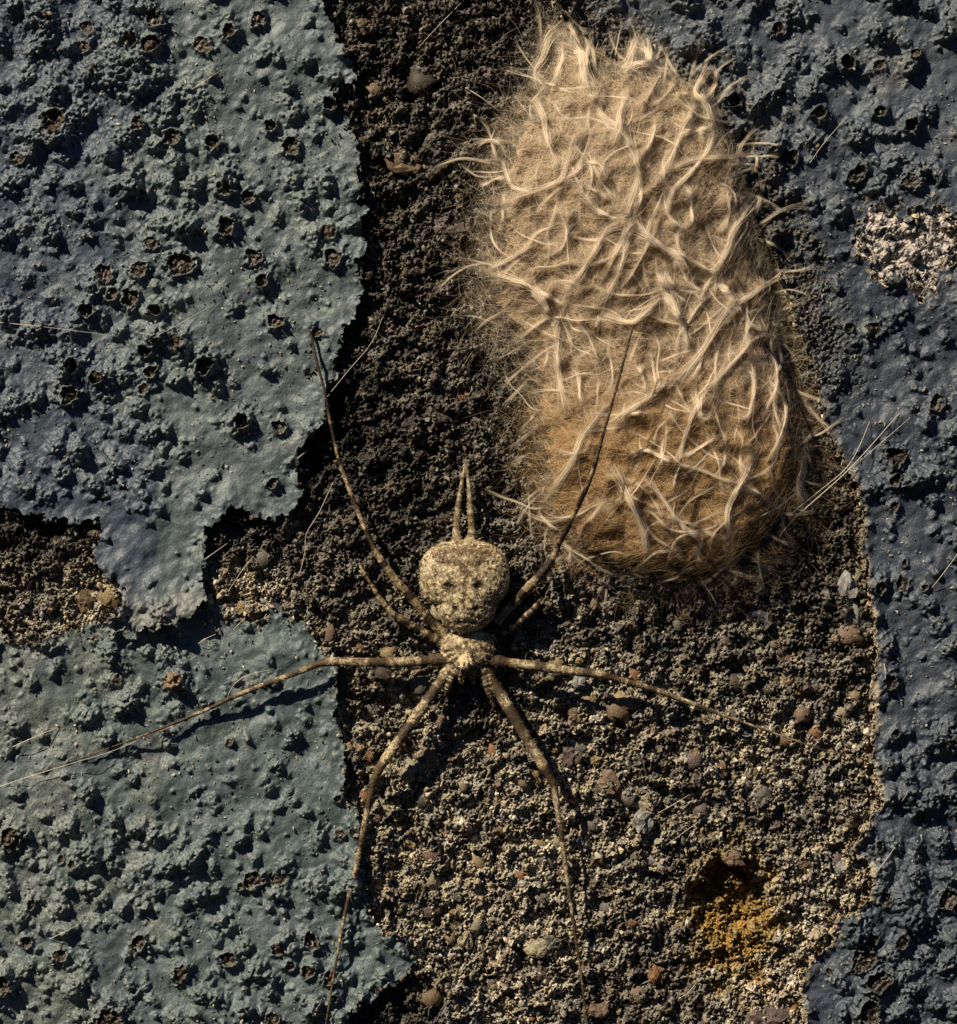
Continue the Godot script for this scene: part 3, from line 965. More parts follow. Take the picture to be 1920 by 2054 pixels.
func build_silk() -> void:
	var A := [[20, 520, 65, 430, 150, 395, 260, 340, 340, 350, 440], [22, 480, 130, 550, 200, 600, 260, 615, 380, 640, 460], [12, 500, 170, 500, 260, 475, 350, 450, 430], [10, 640, 160, 625, 280, 615, 380], [10, 520, 65, 560, 130, 600, 210], [16, 900, 120, 870, 210, 845, 300, 800, 350], [18, 800, 350, 870, 320, 950, 310, 1060, 290], [20, 920, 170, 960, 260, 950, 310], [16, 1280, 300, 1240, 370, 1195, 460, 1240, 510, 1265, 560, 1290, 660], [14, 1280, 310, 1310, 400, 1250, 500], [8, 1195, 460, 1090, 480], [12, 1290, 660, 1260, 760, 1180, 880, 1070, 1000, 1050, 1110], [14, 1200, 540, 1130, 640, 1090, 760, 1040, 870, 980, 960], [16, 1290, 660, 1180, 670, 1100, 700], [18, 840, 470, 800, 580, 790, 670, 760, 790], [14, 790, 670, 700, 590, 640, 470], [16, 800, 680, 840, 760, 880, 850, 890, 940, 850, 1060, 830, 1140], [10, 890, 940, 900, 1030, 870, 1130], [20, 850, 1150, 920, 1220, 1010, 1290, 1110, 1360, 1170, 1450], [14, 1010, 1290, 1130, 1340, 1240, 1400, 1290, 1420], [14, 850, 1150, 720, 1200, 660, 1310, 590, 1420, 510, 1500], [12, 850, 1170, 800, 1260, 750, 1360, 700, 1470], [12, 840, 1180, 810, 1330, 760, 1480, 680, 1620], [12, 560, 700, 510, 850, 480, 940, 330, 1000, 130, 1060], [10, 600, 840, 560, 900, 480, 940], [8, 600, 840, 680, 860, 720, 930], [10, 590, 1000, 680, 1100, 760, 1140, 830, 1140], [6, 600, 960, 720, 1030], [14, 90, 1410, 220, 1450, 330, 1500, 390, 1590, 420, 1640], [10, 330, 1500, 430, 1550, 510, 1600], [10, 90, 1410, 240, 1330, 320, 1290], [18, 1530, 980, 1470, 1080, 1400, 1180, 1370, 1280, 1300, 1400, 1290, 1430], [14, 1290, 1430, 1350, 1510, 1400, 1570], [12, 1290, 1430, 1240, 1500, 1210, 1600], [14, 1000, 1400, 1030, 1520, 1080, 1620], [10, 1530, 760, 1420, 790, 1320, 810, 1180, 830, 1070, 880], [10, 1700, 1390, 1560, 1480, 1440, 1560, 1400, 1570], [6, 1530, 780, 1520, 880], [8, 1350, 980, 1370, 1090, 1340, 1200], [8, 1150, 960, 1170, 1110, 1170, 1190], [10, 200, 740, 120, 700, 40, 720], [14, 330, 480, 390, 590, 420, 740, 480, 880], [8, 180, 820, 230, 960, 330, 1000], [10, 990, 620, 960, 720, 930, 790], [6, 1080, 430, 980, 540], [6, 60, 940, 200, 905]]
	var B := [[16, 950, 20, 1000, 130, 1050, 230, 1080, 320, 1100, 370], [12, 660, 190, 730, 220, 810, 235, 870, 190, 940, 130], [16, 1320, 120, 1240, 230, 1160, 370, 1080, 470, 1000, 560], [14, 1260, 50, 1320, 130], [9, 1320, 140, 1370, 200, 1430, 260, 1500, 265], [10, 1380, 270, 1390, 330, 1340, 400, 1260, 490, 1180, 570], [9, 1390, 330, 1470, 290, 1550, 300, 1600, 330], [10, 1160, 370, 1140, 460, 1100, 520], [18, 700, 630, 620, 730, 560, 800, 510, 930, 420, 1060, 370, 1130], [10, 1180, 570, 1100, 700, 1060, 830, 1030, 930], [14, 980, 520, 900, 600, 780, 680, 720, 770], [10, 840, 440, 880, 570], [14, 440, 230, 440, 420, 460, 560, 480, 690], [12, 330, 60, 400, 180, 440, 240], [7, 240, 320, 330, 250, 400, 200], [16, 700, 940, 750, 1030, 830, 1180, 880, 1320, 890, 1480], [8, 800, 890, 870, 870, 930, 890, 1010, 930], [14, 1390, 850, 1380, 970, 1310, 1090, 1280, 1200, 1300, 1330, 1310, 1450], [9, 870, 1000, 960, 1110, 1050, 1230, 1100, 1280], [12, 1100, 1270, 1150, 1310, 1140, 1400, 1190, 1450], [8, 1030, 940, 1130, 960, 1250, 1010, 1400, 1060, 1500, 1110], [9, 1400, 430, 1420, 540, 1390, 680, 1360, 720], [10, 1500, 520, 1560, 600, 1580, 690, 1500, 920], [16, 1640, 830, 1680, 930, 1660, 1060, 1700, 1150], [7, 1740, 760, 1690, 820, 1640, 830], [8, 680, 1100, 590, 1230, 520, 1360, 510, 1450], [6, 440, 1320, 560, 1390, 700, 1480, 850, 1500], [6, 1060, 900, 1150, 850, 1230, 800], [6, 350, 1180, 440, 1270], [6, 1040, 930, 1010, 1050], [8, 540, 450, 560, 640], [8, 770, 690, 890, 680], [14, 1120, 560, 1140, 680, 1180, 720], [7, 1530, 300, 1570, 420, 1480, 540], [7, 650, 200, 630, 260]]
	for q in A:
		strands.append({"p": spline(pts(q.slice(1), 940, 20, 0.3767), 18), "w": q[0] * 0.42})
	for q in B:
		strands.append({"p": spline(pts(q.slice(1), 940, 560, 0.3983), 18), "w": q[0] * 0.42})
	# smaller wisps between them
	var wisps := []
	while wisps.size() < 170:
		var x := rng.randf_range(950, 1620)
		var y := rng.randf_range(60, 1160)
		if sac_dome(x, y) < 40.0:
			continue
		var d := rng.randf() * TAU
		var flat := PackedVector2Array()
		var bend := rng.randf_range(-0.35, 0.35)
		var sp := rng.randf_range(18, 46)
		for i in 5:
			flat.append(Vector2(x, y))
			x += cos(d) * sp
			y += sin(d) * sp
			d += bend + rng.randf_range(-0.5, 0.5)
		wisps.append({"p": spline(flat, 12), "w": rng.randf_range(1.0, 3.6), "n": rng.randf_range(0.3, 0.7)})
	for q in wisps.size():
		if q % 5 == 0: strands.append(wisps[q])
	# how far the silk stands off: a dome, tented up along the strands
	var outline := pts([1118, 34, 1150, 40, 1190, 70, 1232, 105, 1262, 62, 1300, 66, 1330, 105, 1375, 120, 1420, 118, 1452, 150, 1478, 235, 1515, 295, 1525, 360, 1530, 420, 1560, 520, 1590, 570, 1588, 660, 1600, 750, 1632, 850, 1632, 960, 1600, 1040, 1560, 1100, 1500, 1150, 1420, 1178, 1330, 1185, 1240, 1175, 1160, 1150, 1090, 1090, 1058, 1020, 1045, 960, 1040, 880, 1030, 780, 1010, 700, 950, 655, 935, 600, 950, 520, 955, 420, 975, 320, 985, 250, 1040, 195, 1062, 130, 1080, 60])
	# tufts that reach out past the edge to the wall and the neighbouring paint
	for q in 74:
		var e := outline[q % outline.size()].lerp(outline[(q + 1) % outline.size()], rng.randf())
		var out := (e - Vector2(1290, 620)).normalized().rotated(rng.randf_range(-0.7, 0.7))
		var flat := PackedVector2Array()
		var at := e - out * rng.randf_range(40, 90)
		var bend := rng.randf_range(-0.25, 0.25)
		for i in 5:
			flat.append(at)
			at += out * rng.randf_range(16, 34)
			out = out.rotated(bend + rng.randf_range(-0.15, 0.15))
		wisps.append({"p": spline(flat, 12), "w": rng.randf_range(1.2, 4.2), "n": rng.randf_range(0.15, 0.45)})
	sac_h.resize(SNX * SNY)
	var ridge := PackedFloat32Array()
	ridge.resize(SNX * SNY)
	var fade := PackedFloat32Array()
	fade.resize(SNX * SNY)
	var base_z := PackedFloat32Array()
	base_z.resize(SNX * SNY)
	for s in strands:
		var p: PackedVector2Array = s.p
		for i in p.size() - 1:
			var m := (p[i] + p[i + 1]) * 0.5
			var rr := 40.0
			for j in range(maxi(0, int((m.y - rr - SY0) / SS)), mini(SNY - 1, int((m.y + rr - SY0) / SS) + 1)):
				for ii in range(maxi(0, int((m.x - rr - SX0) / SS)), mini(SNX - 1, int((m.x + rr - SX0) / SS) + 1)):
					var pt := Vector2(SX0 + ii * SS, SY0 + j * SS)
					var d := pt.distance_to(Geometry2D.get_closest_point_to_segment(pt, p[i], p[i + 1]))
					var k := j * SNX + ii
					ridge[k] = maxf(ridge[k], exp(-d / (7.0 + 0.8 * s.w)) * (0.55 + s.w * 0.06))
	for j in SNY:
		for i in SNX:
			var x := SX0 + i * SS
			var y := SY0 + j * SS
			var k := j * SNX + i
			var d := poly_dist(outline, x, y) + n_mid.get_noise_2d(x * 1.4, y * 1.4) * 16.0 + n_small.get_noise_2d(x, y) * 8.0
			fade[k] = smoothstep(-30.0, 120.0, d)
			var h := sac_dome(x, y) * smoothstep(-10.0, 60.0, d) * (1.0 + 0.14 * n_mid.get_noise_2d(x * 0.55, y * 0.55 + 90.0))
			h += (8.0 + 15.0 * fade[k]) * ridge[k] * smoothstep(-20.0, 40.0, d)
			h += n_mid.get_noise_2d(x * 0.9 + 222.0, y * 0.9) * 12.0 * fade[k] + n_small.get_noise_2d(x * 0.8, y * 0.8) * 5.0 * fade[k]
			base_z[k] = 18.0
			sac_h[k] = 18.0 + maxf(h, 0.0)
	var sac := base("egg_sac", W(1290, 620, 10))
	tag(sac, "fluffy tan silk egg sac fixed to the wall above right of the spider", "egg sac")
	var silk_tex := fibre_texture()
	# felted layers, from the dense middle to thin outer veils
	for lay in 5:
		var f: float = [0.62, 0.74, 0.84, 0.93, 1.0][lay]
		var al: float = [1.0, 0.48, 0.42, 0.36, 0.28][lay]
		var col: Color = [Color(0.54, 0.435, 0.305), Color(0.62, 0.515, 0.385), Color(0.70, 0.60, 0.47), Color(0.78, 0.69, 0.565), Color(0.86, 0.79, 0.68)][lay]
		var mat := vmat(0.9, 0.25)
		mat.albedo_color = Color.WHITE
		mat.backlight_enabled = lay > 0
		mat.backlight = Color(0.50, 0.42, 0.31)
		mat.rim_enabled = true
		mat.rim = 0.4
		if lay > 0:
			mat.transparency = BaseMaterial3D.TRANSPARENCY_ALPHA
			mat.albedo_texture = silk_tex
		else:
			mat.heightmap_enabled = true
			mat.heightmap_texture = grain_texture(41, 0.04, 5)
			mat.heightmap_scale = 0.03
		put("silk_core" if lay == 0 else "silk_veil", silk_layer(sac, f, al, col, fade, ridge, lay), mat, sac)
	# the strands the wool is drawn out into
	var sm := vmat(0.75, 0.4)
	sm.backlight_enabled = true
	sm.backlight = Color(0.40, 0.34, 0.26)
	sm.transparency = BaseMaterial3D.TRANSPARENCY_ALPHA
	for s in strands:
		put("silk_strand", strand_mesh(sac, s), sm, sac)
	for s in range(wisps.size()):
		if s % 5 or s >= 170: put("silk_strand", strand_mesh(sac, wisps[s]), sm, sac)
	var o := put("loose_fibres", fibres_mesh(sac, fade), sm, sac)
	tag(o, "", "", "", "stuff")


func silk_layer(sac: Node3D, f: float, al: float, col: Color, fade: PackedFloat32Array, ridge: PackedFloat32Array, lay: int) -> ArrayMesh:
	var v := PackedVector3Array()
	var n := PackedVector3Array()
	var c := PackedColorArray()
	var uv := PackedVector2Array()
	var idx := PackedInt32Array()
	var num := PackedInt32Array()
	num.resize(SNX * SNY)
	num.fill(-1)
	var lim := 0.6 if lay == 0 else 0.01
	var turn := Transform2D(lay * 1.1, Vector2(lay * 0.37, lay * 0.61))
	for j in range(1, SNY - 1):
		for i in range(1, SNX - 1):
			var k := j * SNX + i
			if fade[k] < lim:
				continue
			var x := SX0 + i * SS
			var y := SY0 + j * SS
			var wob := n_mid.get_noise_2d(x * 1.2 + lay * 400.0, y * 1.2) * 7.0 * fade[k]
			num[k] = v.size()
			v.append(W(x, y, 6.0 + (sac_h[k] - 6.0) * f + wob - (14.0 if lay == 0 else 0.0)) - sac.position)
			n.append(Vector3(-(sac_h[k + 1] - sac_h[k - 1]) * f, (sac_h[k + SNX] - sac_h[k - SNX]) * f, 2.0 * SS).normalized())
			var patchy := clampf(0.66 + 1.0 * n_mid.get_noise_2d(x * 0.8 + lay * 300.0, y * 0.9) + 0.45 * n_small.get_noise_2d(x * 0.8, y * 0.8 + lay * 77.0), 0.06, 1.25)
			var a := clampf(al * fade[k] * patchy * (0.72 + 0.7 * ridge[k]), 0.0, 1.0)
			var tone := col * (1.0 + 0.06 * n_mid.get_noise_2d(x + 55.0, y))
			# the lower lobe is a richer ochre
			tone = tone.lerp(Color(0.58, 0.43, 0.235), 0.6 * smoothstep(700.0, 950.0, y) * (1.0 - 0.6 * ridge[k]))
			tone = tone.lerp(Color(0.84, 0.78, 0.67), 0.35 * smoothstep(720.0, 250.0, y))
			tone.a = 1.0 if lay == 0 else a
			c.append(tone)
			uv.append(turn * (Vector2(x, y) / 560.0))
	for j in range(1, SNY - 2):
		for i in range(1, SNX - 2):
			var k := j * SNX + i
			var a := num[k]
			var b := num[k + 1]
			var d := num[k + SNX]
			var e := num[k + SNX + 1]
			if a >= 0 and b >= 0 and d >= 0 and e >= 0:
				idx.append_array(PackedInt32Array([a, b, e, a, e, d]))
	return amesh(v, n, c, uv, idx)


func tube(v: PackedVector3Array, n: PackedVector3Array, c: PackedColorArray, idx: PackedInt32Array, path: PackedVector3Array, r0: float, r1: float, col: Color, sides := 3) -> void:
	# path in u (wall axes as W before scaling: x right, y up, z out)
	var first := v.size()
	var m := path.size()
	for i in m:
		var d := (path[mini(i + 1, m - 1)] - path[maxi(i - 1, 0)]).normalized()
		var s := d.cross(Vector3(0.13, 0.21, 0.97)).normalized()
		var t := s.cross(d)
		var r := lerpf(r0, r1, float(i) / (m - 1))
		for q in sides:
			var ph := TAU * q / sides + 0.5
			var o := s * cos(ph) + t * sin(ph)
			v.append((path[i] + o * r) * K)
			n.append(o)
			c.append(col)
	for i in m - 1:
		for q in sides:
			var a := first + i * sides + q
			var b := first + i * sides + (q + 1) % sides
			idx.append_array(PackedInt32Array([a, b, b + sides, a, b + sides, a + sides]))


func ribbon(v: PackedVector3Array, n: PackedVector3Array, c: PackedColorArray, idx: PackedInt32Array, path: PackedVector3Array, w: float, col: Color, tw: float, al: float) -> void:
	# a flattened silk hair: far thinner than a pixel, twisting along its length
	var m := path.size()
	for i in m:
		var d := (path[mini(i + 1, m - 1)] - path[maxi(i - 1, 0)]).normalized()
		var s := d.cross(Vector3(0, 0, 1)).normalized().lerp(Vector3(0, 0, 1), 0.5 * sin(tw + i * 0.4)).normalized()
		var nn := d.cross(s).normalized()
		if nn.z < 0.0: nn = -nn
		var f := v.size()
		v.append((path[i] - s * w) * K)
		v.append((path[i] + s * w) * K)
		n.append(nn)
		n.append(nn)
		col.a = al * (0.06 + 0.94 * pow(sin(PI * (i + 0.5) / m), 1.3))
		c.append(col)
		c.append(col)
		if i > 0:
			idx.append_array(PackedInt32Array([f - 2, f + 1, f - 1, f - 2, f, f + 1]))


func strand_mesh(sac: Node3D, s: Dictionary) -> ArrayMesh:
	var v := PackedVector3Array()
	var n := PackedVector3Array()
	var c := PackedColorArray()
	var idx := PackedInt32Array()
	var p: PackedVector2Array = s.p
	var org: Vector3 = sac.position / K
	var m := p.size()
	var cnt := int((20 + s.w * 8.0) * (1.0 if not s.has("n") else 0.75))
	for q in cnt:
		var t0 := rng.randf_range(0.0, 0.4) if rng.randf() < 0.6 else 0.0
		var t1 := rng.randf_range(0.6, 1.0) if rng.randf() < 0.6 else 1.0
		var off := rng.randfn(0.0, 0.62)
		var ph := rng.randf_range(0, TAU)
		var up := rng.randf_range(-3.0, 7.0)
		var wav := rng.randf_range(4.0, 11.0)
		var path := PackedVector3Array()
		for i in 12:
			var t := lerpf(t0, t1, i / 11.0)
			var fi := t * (m - 1)
			var k := mini(int(fi), m - 2)
			var pt := p[k].lerp(p[k + 1], fi - k)
			var dr := (p[k + 1] - p[k]).normalized()
			# bundles are tight in the middle and fan out where they run into the wool
			var spread: float = s.w * (0.55 + 2.4 * pow(absf(t - 0.5) * 2.0, 2.2))
			pt += Vector2(-dr.y, dr.x) * (off * spread + sin(ph + t * wav) * s.w * 0.5)
			pt += Vector2(rng.randf_range(-0.7, 0.7), rng.randf_range(-0.7, 0.7))
			var z := maxf(sac_at(sac_h, pt.x, pt.y), surf_z(pt.x, pt.y) + 3.0) + 2.0 + up * (1.0 - absf(t - 0.5))
			path.append(Vector3(pt.x - 960.0, 1027.0 - pt.y, z) - org)
		ribbon(v, n, c, idx, path, rng.randf_range(0.25, 0.8), Color(0.93, 0.865, 0.755) * rng.randf_range(0.85, 1.06), ph, rng.randf_range(0.12, 0.55) * s.get("n", 1.0))
	return amesh(v, n, c, PackedVector2Array(), idx)


func fibres_mesh(sac: Node3D, fade: PackedFloat32Array) -> ArrayMesh:
	var v := PackedVector3Array()
	var n := PackedVector3Array()
	var c := PackedColorArray()
	var idx := PackedInt32Array()
	var org: Vector3 = sac.position / K
	for q in 27000:
		var x := rng.randf_range(SX0 + 20, SX0 + SNX * SS - 20)
		var y := rng.randf_range(SY0 + 10, SY0 + SNY * SS - 20)
		var fd := sac_at(fade, x, y)
		if fd < 0.02 and rng.randf() > 0.03:
			continue
		# fibres run with the wool's grain more often than across it
		var d := lerp_angle(rng.randf() * TAU, n_mid.get_noise_2d(x * 0.5, y * 0.5 + 600.0) * 5.0, 0.5)
		var bend := rng.randf_range(-0.22, 0.22)
		var step := rng.randf_range(4.0, 15.0)
		var off := rng.randf_range(-6.0, 5.0) + (rng.randf_range(0, 20) if rng.randf() < 0.12 else 0.0)
		var col := Color(0.86, 0.78, 0.655) * rng.randf_range(0.75, 1.06)
		if y > 800.0: col = col.lerp(Color(0.68, 0.54, 0.34), 0.5)
		var path := PackedVector3Array()
		for i in 7:
			d += bend + rng.randf_range(-0.2, 0.2)
			x += cos(d) * step
			y += sin(d) * step
			path.append(Vector3(x - 960.0, 1027.0 - y, sac_at(sac_h, x, y) + off * sin(PI * (i + 0.5) / 7.0) + 0.5) - org)
		ribbon(v, n, c, idx, path, rng.randf_range(0.12, 0.36) * 1.7, col, rng.randf_range(0.0, PI), rng.randf_range(0.15, 0.45) * (0.55 if fd < 0.3 else 1.0))
	return amesh(v, n, c, PackedVector2Array(), idx)


# ------------------------------------------------------------------ spider
var legs := []
var knee := [0.0, 0.0, 0.0, 0.0, 0.0, 0.0, 0.0, 0.0]
const CELL := 2.25


func leg_paths() -> void:
	# [x, y, z, radius] down each leg
	legs = [
		[[905, 1322, 58, 15], [878, 1322, 62, 14], [862, 1324, 66, 12], [800, 1327, 84, 12.5], [735, 1326, 96, 11], [664, 1325, 92, 9.5], [640, 1330, 88, 9.5], [600, 1346, 82, 8.5], [530, 1372, 74, 7.5], [465, 1398, 66, 6.5], [434, 1414, 62, 5.5], [360, 1446, 56, 4.5], [260, 1485, 50, 3.2], [158, 1521, 42, 2.2]],
		[[975, 1322, 58, 15], [1000, 1325, 62, 14], [1016, 1327, 66, 12], [1080, 1335, 82, 12], [1140, 1343, 92, 11], [1202, 1350, 90, 9.5], [1226, 1357, 86, 9], [1312, 1381, 74, 8], [1378, 1406, 64, 6.5], [1427, 1425, 56, 5], [1520, 1458, 46, 3.6], [1640, 1500, 36, 2.5], [1742, 1524, 34, 2.0]],
		[[915, 1330, 56, 15], [896, 1350, 60, 14], [884, 1366, 64, 13], [850, 1415, 84, 13.5], [812, 1468, 96, 12.5], [776, 1518, 94, 11.5], [765, 1535, 90, 12], [750, 1566, 86, 10.5], [736, 1635, 74, 8.5], [716, 1735, 62, 7], [700, 1800, 58, 6], [686, 1867, 54, 4.6], [668, 1970, 46, 3.6], [652, 2075, 40, 2.8]],
		[[965, 1330, 56, 15], [978, 1348, 60, 14], [988, 1364, 64, 13], [1022, 1420, 82, 13.5], [1056, 1478, 94, 12.5], [1088, 1530, 92, 11.5], [1098, 1548, 88, 11], [1111, 1572, 84, 9.5], [1121, 1642, 72, 8], [1137, 1756, 58, 6.5], [1146, 1820, 52, 5.4], [1154, 1878, 46, 4.4], [1169, 1981, 36, 3.4], [1180, 2080, 28, 2.6]],
		[[905, 1290, 52, 13], [884, 1264, 56, 11], [850, 1226, 66, 10.5], [825, 1196, 76, 10], [791, 1157, 84, 9.5], [768, 1126, 84, 8], [756, 1106, 80, 7.5], [736, 1066, 74, 6.5], [708, 997, 64, 6], [686, 938, 60, 5.5], [676, 903, 60, 4.5], [663, 842, 62, 4.4], [653, 782, 64, 4.4], [640, 739, 62, 4.2], [623, 664, 56, 4.0]],
		[[975, 1290, 52, 13], [986, 1262, 56, 11], [1010, 1230, 66, 11.5], [1034, 1203, 78, 11.5], [1087, 1149, 96, 10.5], [1103, 1128, 98, 8.5], [1120, 1091, 102, 7.5], [1132, 1068, 112, 7], [1152, 1025, 142, 6.5], [1171, 982, 178, 7], [1187, 938, 205, 6.2], [1196, 902, 222, 4.6], [1211, 847, 238, 4.2], [1236, 759, 236, 3.8], [1261, 664, 226, 3.6]],
		[[905, 1302, 50, 12], [876, 1281, 50, 9], [852, 1266, 52, 8], [808, 1241, 60, 8], [788, 1229, 60, 7], [764, 1201, 54, 6], [750, 1179, 48, 5.4], [724, 1136, 36, 4.4]],
		[[975, 1302, 50, 12], [992, 1277, 50, 9], [1010, 1268, 52, 8], [1050, 1239, 60, 8], [1070, 1220, 60, 7], [1088, 1190, 58, 6], [1098, 1172, 54, 5.4], [1104, 1147, 46, 4.4]],
		[[925, 1335, 52, 9], [908, 1352, 54, 8], [902, 1368, 52, 7], [893, 1390, 44, 6], [886, 1408, 34, 4]],
		[[950, 1335, 52, 9], [967, 1350, 54, 8], [974, 1368, 52, 7.5], [984, 1392, 44, 6.5], [992, 1412, 34, 4]],
		[[920, 1095, 50, 12], [916, 1066, 46, 8.0], [919, 1020, 42, 6.4], [924, 985, 40, 4.8], [929, 955, 38, 3.4], [933, 932, 36, 2.2]],
		[[944, 1095, 50, 12], [947, 1066, 46, 8.0], [944, 1020, 42, 6.4], [942, 985, 40, 4.8], [939, 955, 38, 3.4], [937, 934, 36, 2.2]],
		[[928, 1338, 58, 13], [926, 1356, 50, 9], [925, 1366, 42, 5]],
		[[944, 1338, 58, 13], [948, 1356, 50, 9], [950, 1366, 42, 5]],
	]


func ellipsoid(px: float, py: float, pz: float, c: Vector3, r: Vector3) -> float:
	var x := (px - c.x) / r.x
	var y := (py - c.y) / r.y
	var z := (pz - c.z) / r.z
	var l := sqrt(x * x + y * y + z * z) + 1e-6
	var g := sqrt(pow(x / r.x, 2.0) + pow(y / r.y, 2.0) + pow(z / r.z, 2.0)) + 1e-6
	return l * (l - 1.0) / g


func smin(a: float, b: float, k: float) -> float:
	var h := clampf(0.5 + 0.5 * (b - a) / k, 0.0, 1.0)
	return lerpf(b, a, h) - k * h * (1.0 - h)


func body_dist(x: float, y: float, z: float) -> float:
	# abdomen: broad at the back, waisted shoulders in front
	var bx := absf(x - 932.0) / 90.0
	var by := absf(y - 1153.0) / 70.0
	var bz := absf(z - 62.0) / 48.0
	var l := pow(pow(bx, 2.5) + pow(by, 2.5) + pow(bz, 2.2), 0.42) + 1e-6
	var d := (l - 1.0) * 60.0 / (1.0 + 0.25 * absf(l - 1.0))
	d = smin(d, ellipsoid(x, y, z, Vector3(935, 1206, 63), Vector3(62, 62, 49)), 9.0)
	# sunken muscle spots and the heart line
	for q in [[904, 1176, 11, 9], [960, 1175, 10, 9], [915, 1219, 6, 6], [955, 1219, 6, 6], [896, 1130, 12, 5], [966, 1130, 12, 5]]:
		var e := pow((x - q[0]) / q[2], 2.0) + pow((y - q[1]) / q[2], 2.0)
		if e < 4.0 and z > 62.0:
			d += q[3] * exp(-e * 1.2)
	if z > 62.0:
		d += 3.0 * exp(-pow((x - 934.0) / 5.0, 2.0)) * smoothstep(1150.0, 1170.0, y) * smoothstep(1222.0, 1200.0, y)
		d += 4.5 * exp(-pow((y - 1206.0 - 0.0016 * pow(x - 934.0, 2.0)) / 5.0, 2.0)) * smoothstep(30.0, 50.0, absf(x - 934.0))
		d += 3.0 * exp(-pow((y - 1245.0) / 4.0, 2.0)) * smoothstep(26.0, 12.0, absf(x - 936.0))
		d -= 4.0 * exp(-(pow((x - 934.0) / 26.0, 2.0) + pow((y - 1192.0) / 16.0, 2.0)))
	# carapace and the raised head
	var e2 := ellipsoid(x, y, z, Vector3(939, 1302, 50), Vector3(54, 43, 27))
	e2 = smin(e2, ellipsoid(x, y, z, Vector3(935, 1326, 70), Vector3(17, 19, 20)), 5.0)
	if z > 50.0:
		e2 += 3.5 * exp(-(pow((x - 937.0) / 4.0, 2.0) + pow((y - 1290.0) / 13.0, 2.0)))
		for q in 5:
			var an := 0.5 + q * 0.6
			var ux := cos(an)
			var uy := sin(an)
			var dx := x - 939.0
			var dy := y - 1296.0
			for sx in [1.0, -1.0]:
				var al: float = dx * sx * ux + dy * uy
				var ac: float = -dx * sx * uy + dy * ux
				if al > 12.0:
					e2 += 3.0 * exp(-pow(ac / 4.0, 2.0)) * smoothstep(12.0, 24.0, al)
	return smin(d, e2, 5.0)


func body_slices(part: int) -> void:
	var got := {}
	var inv := 1.0 / CELL
	for iz in range(int(8 * inv), int(136 * inv)):
		if iz % 12 != part:
			continue
		for iy in range(int(1068 * inv), int(1358 * inv)):
			for ix in range(int(834 * inv), int(1032 * inv)):
				var x := ix * CELL
				var y := iy * CELL
				var z := iz * CELL
				if y < 1268.0:
					var e := pow((x - 932.0) / 100.0, 2.0) + pow((y - 1172.0) / 112.0, 2.0) + pow((z - 70.0) / 66.0, 2.0)
					if e > 1.15 or e < 0.22: continue
				elif pow((x - 939.0) / 62.0, 2.0) + pow((y - 1308.0) / 54.0, 2.0) > 1.15: continue
				var d := body_dist(x, y, z)
				if d < 7.0 and d > -9.0:
					got[(iz * 2048 + iy) * 2048 + ix] = d
	results[part] = got


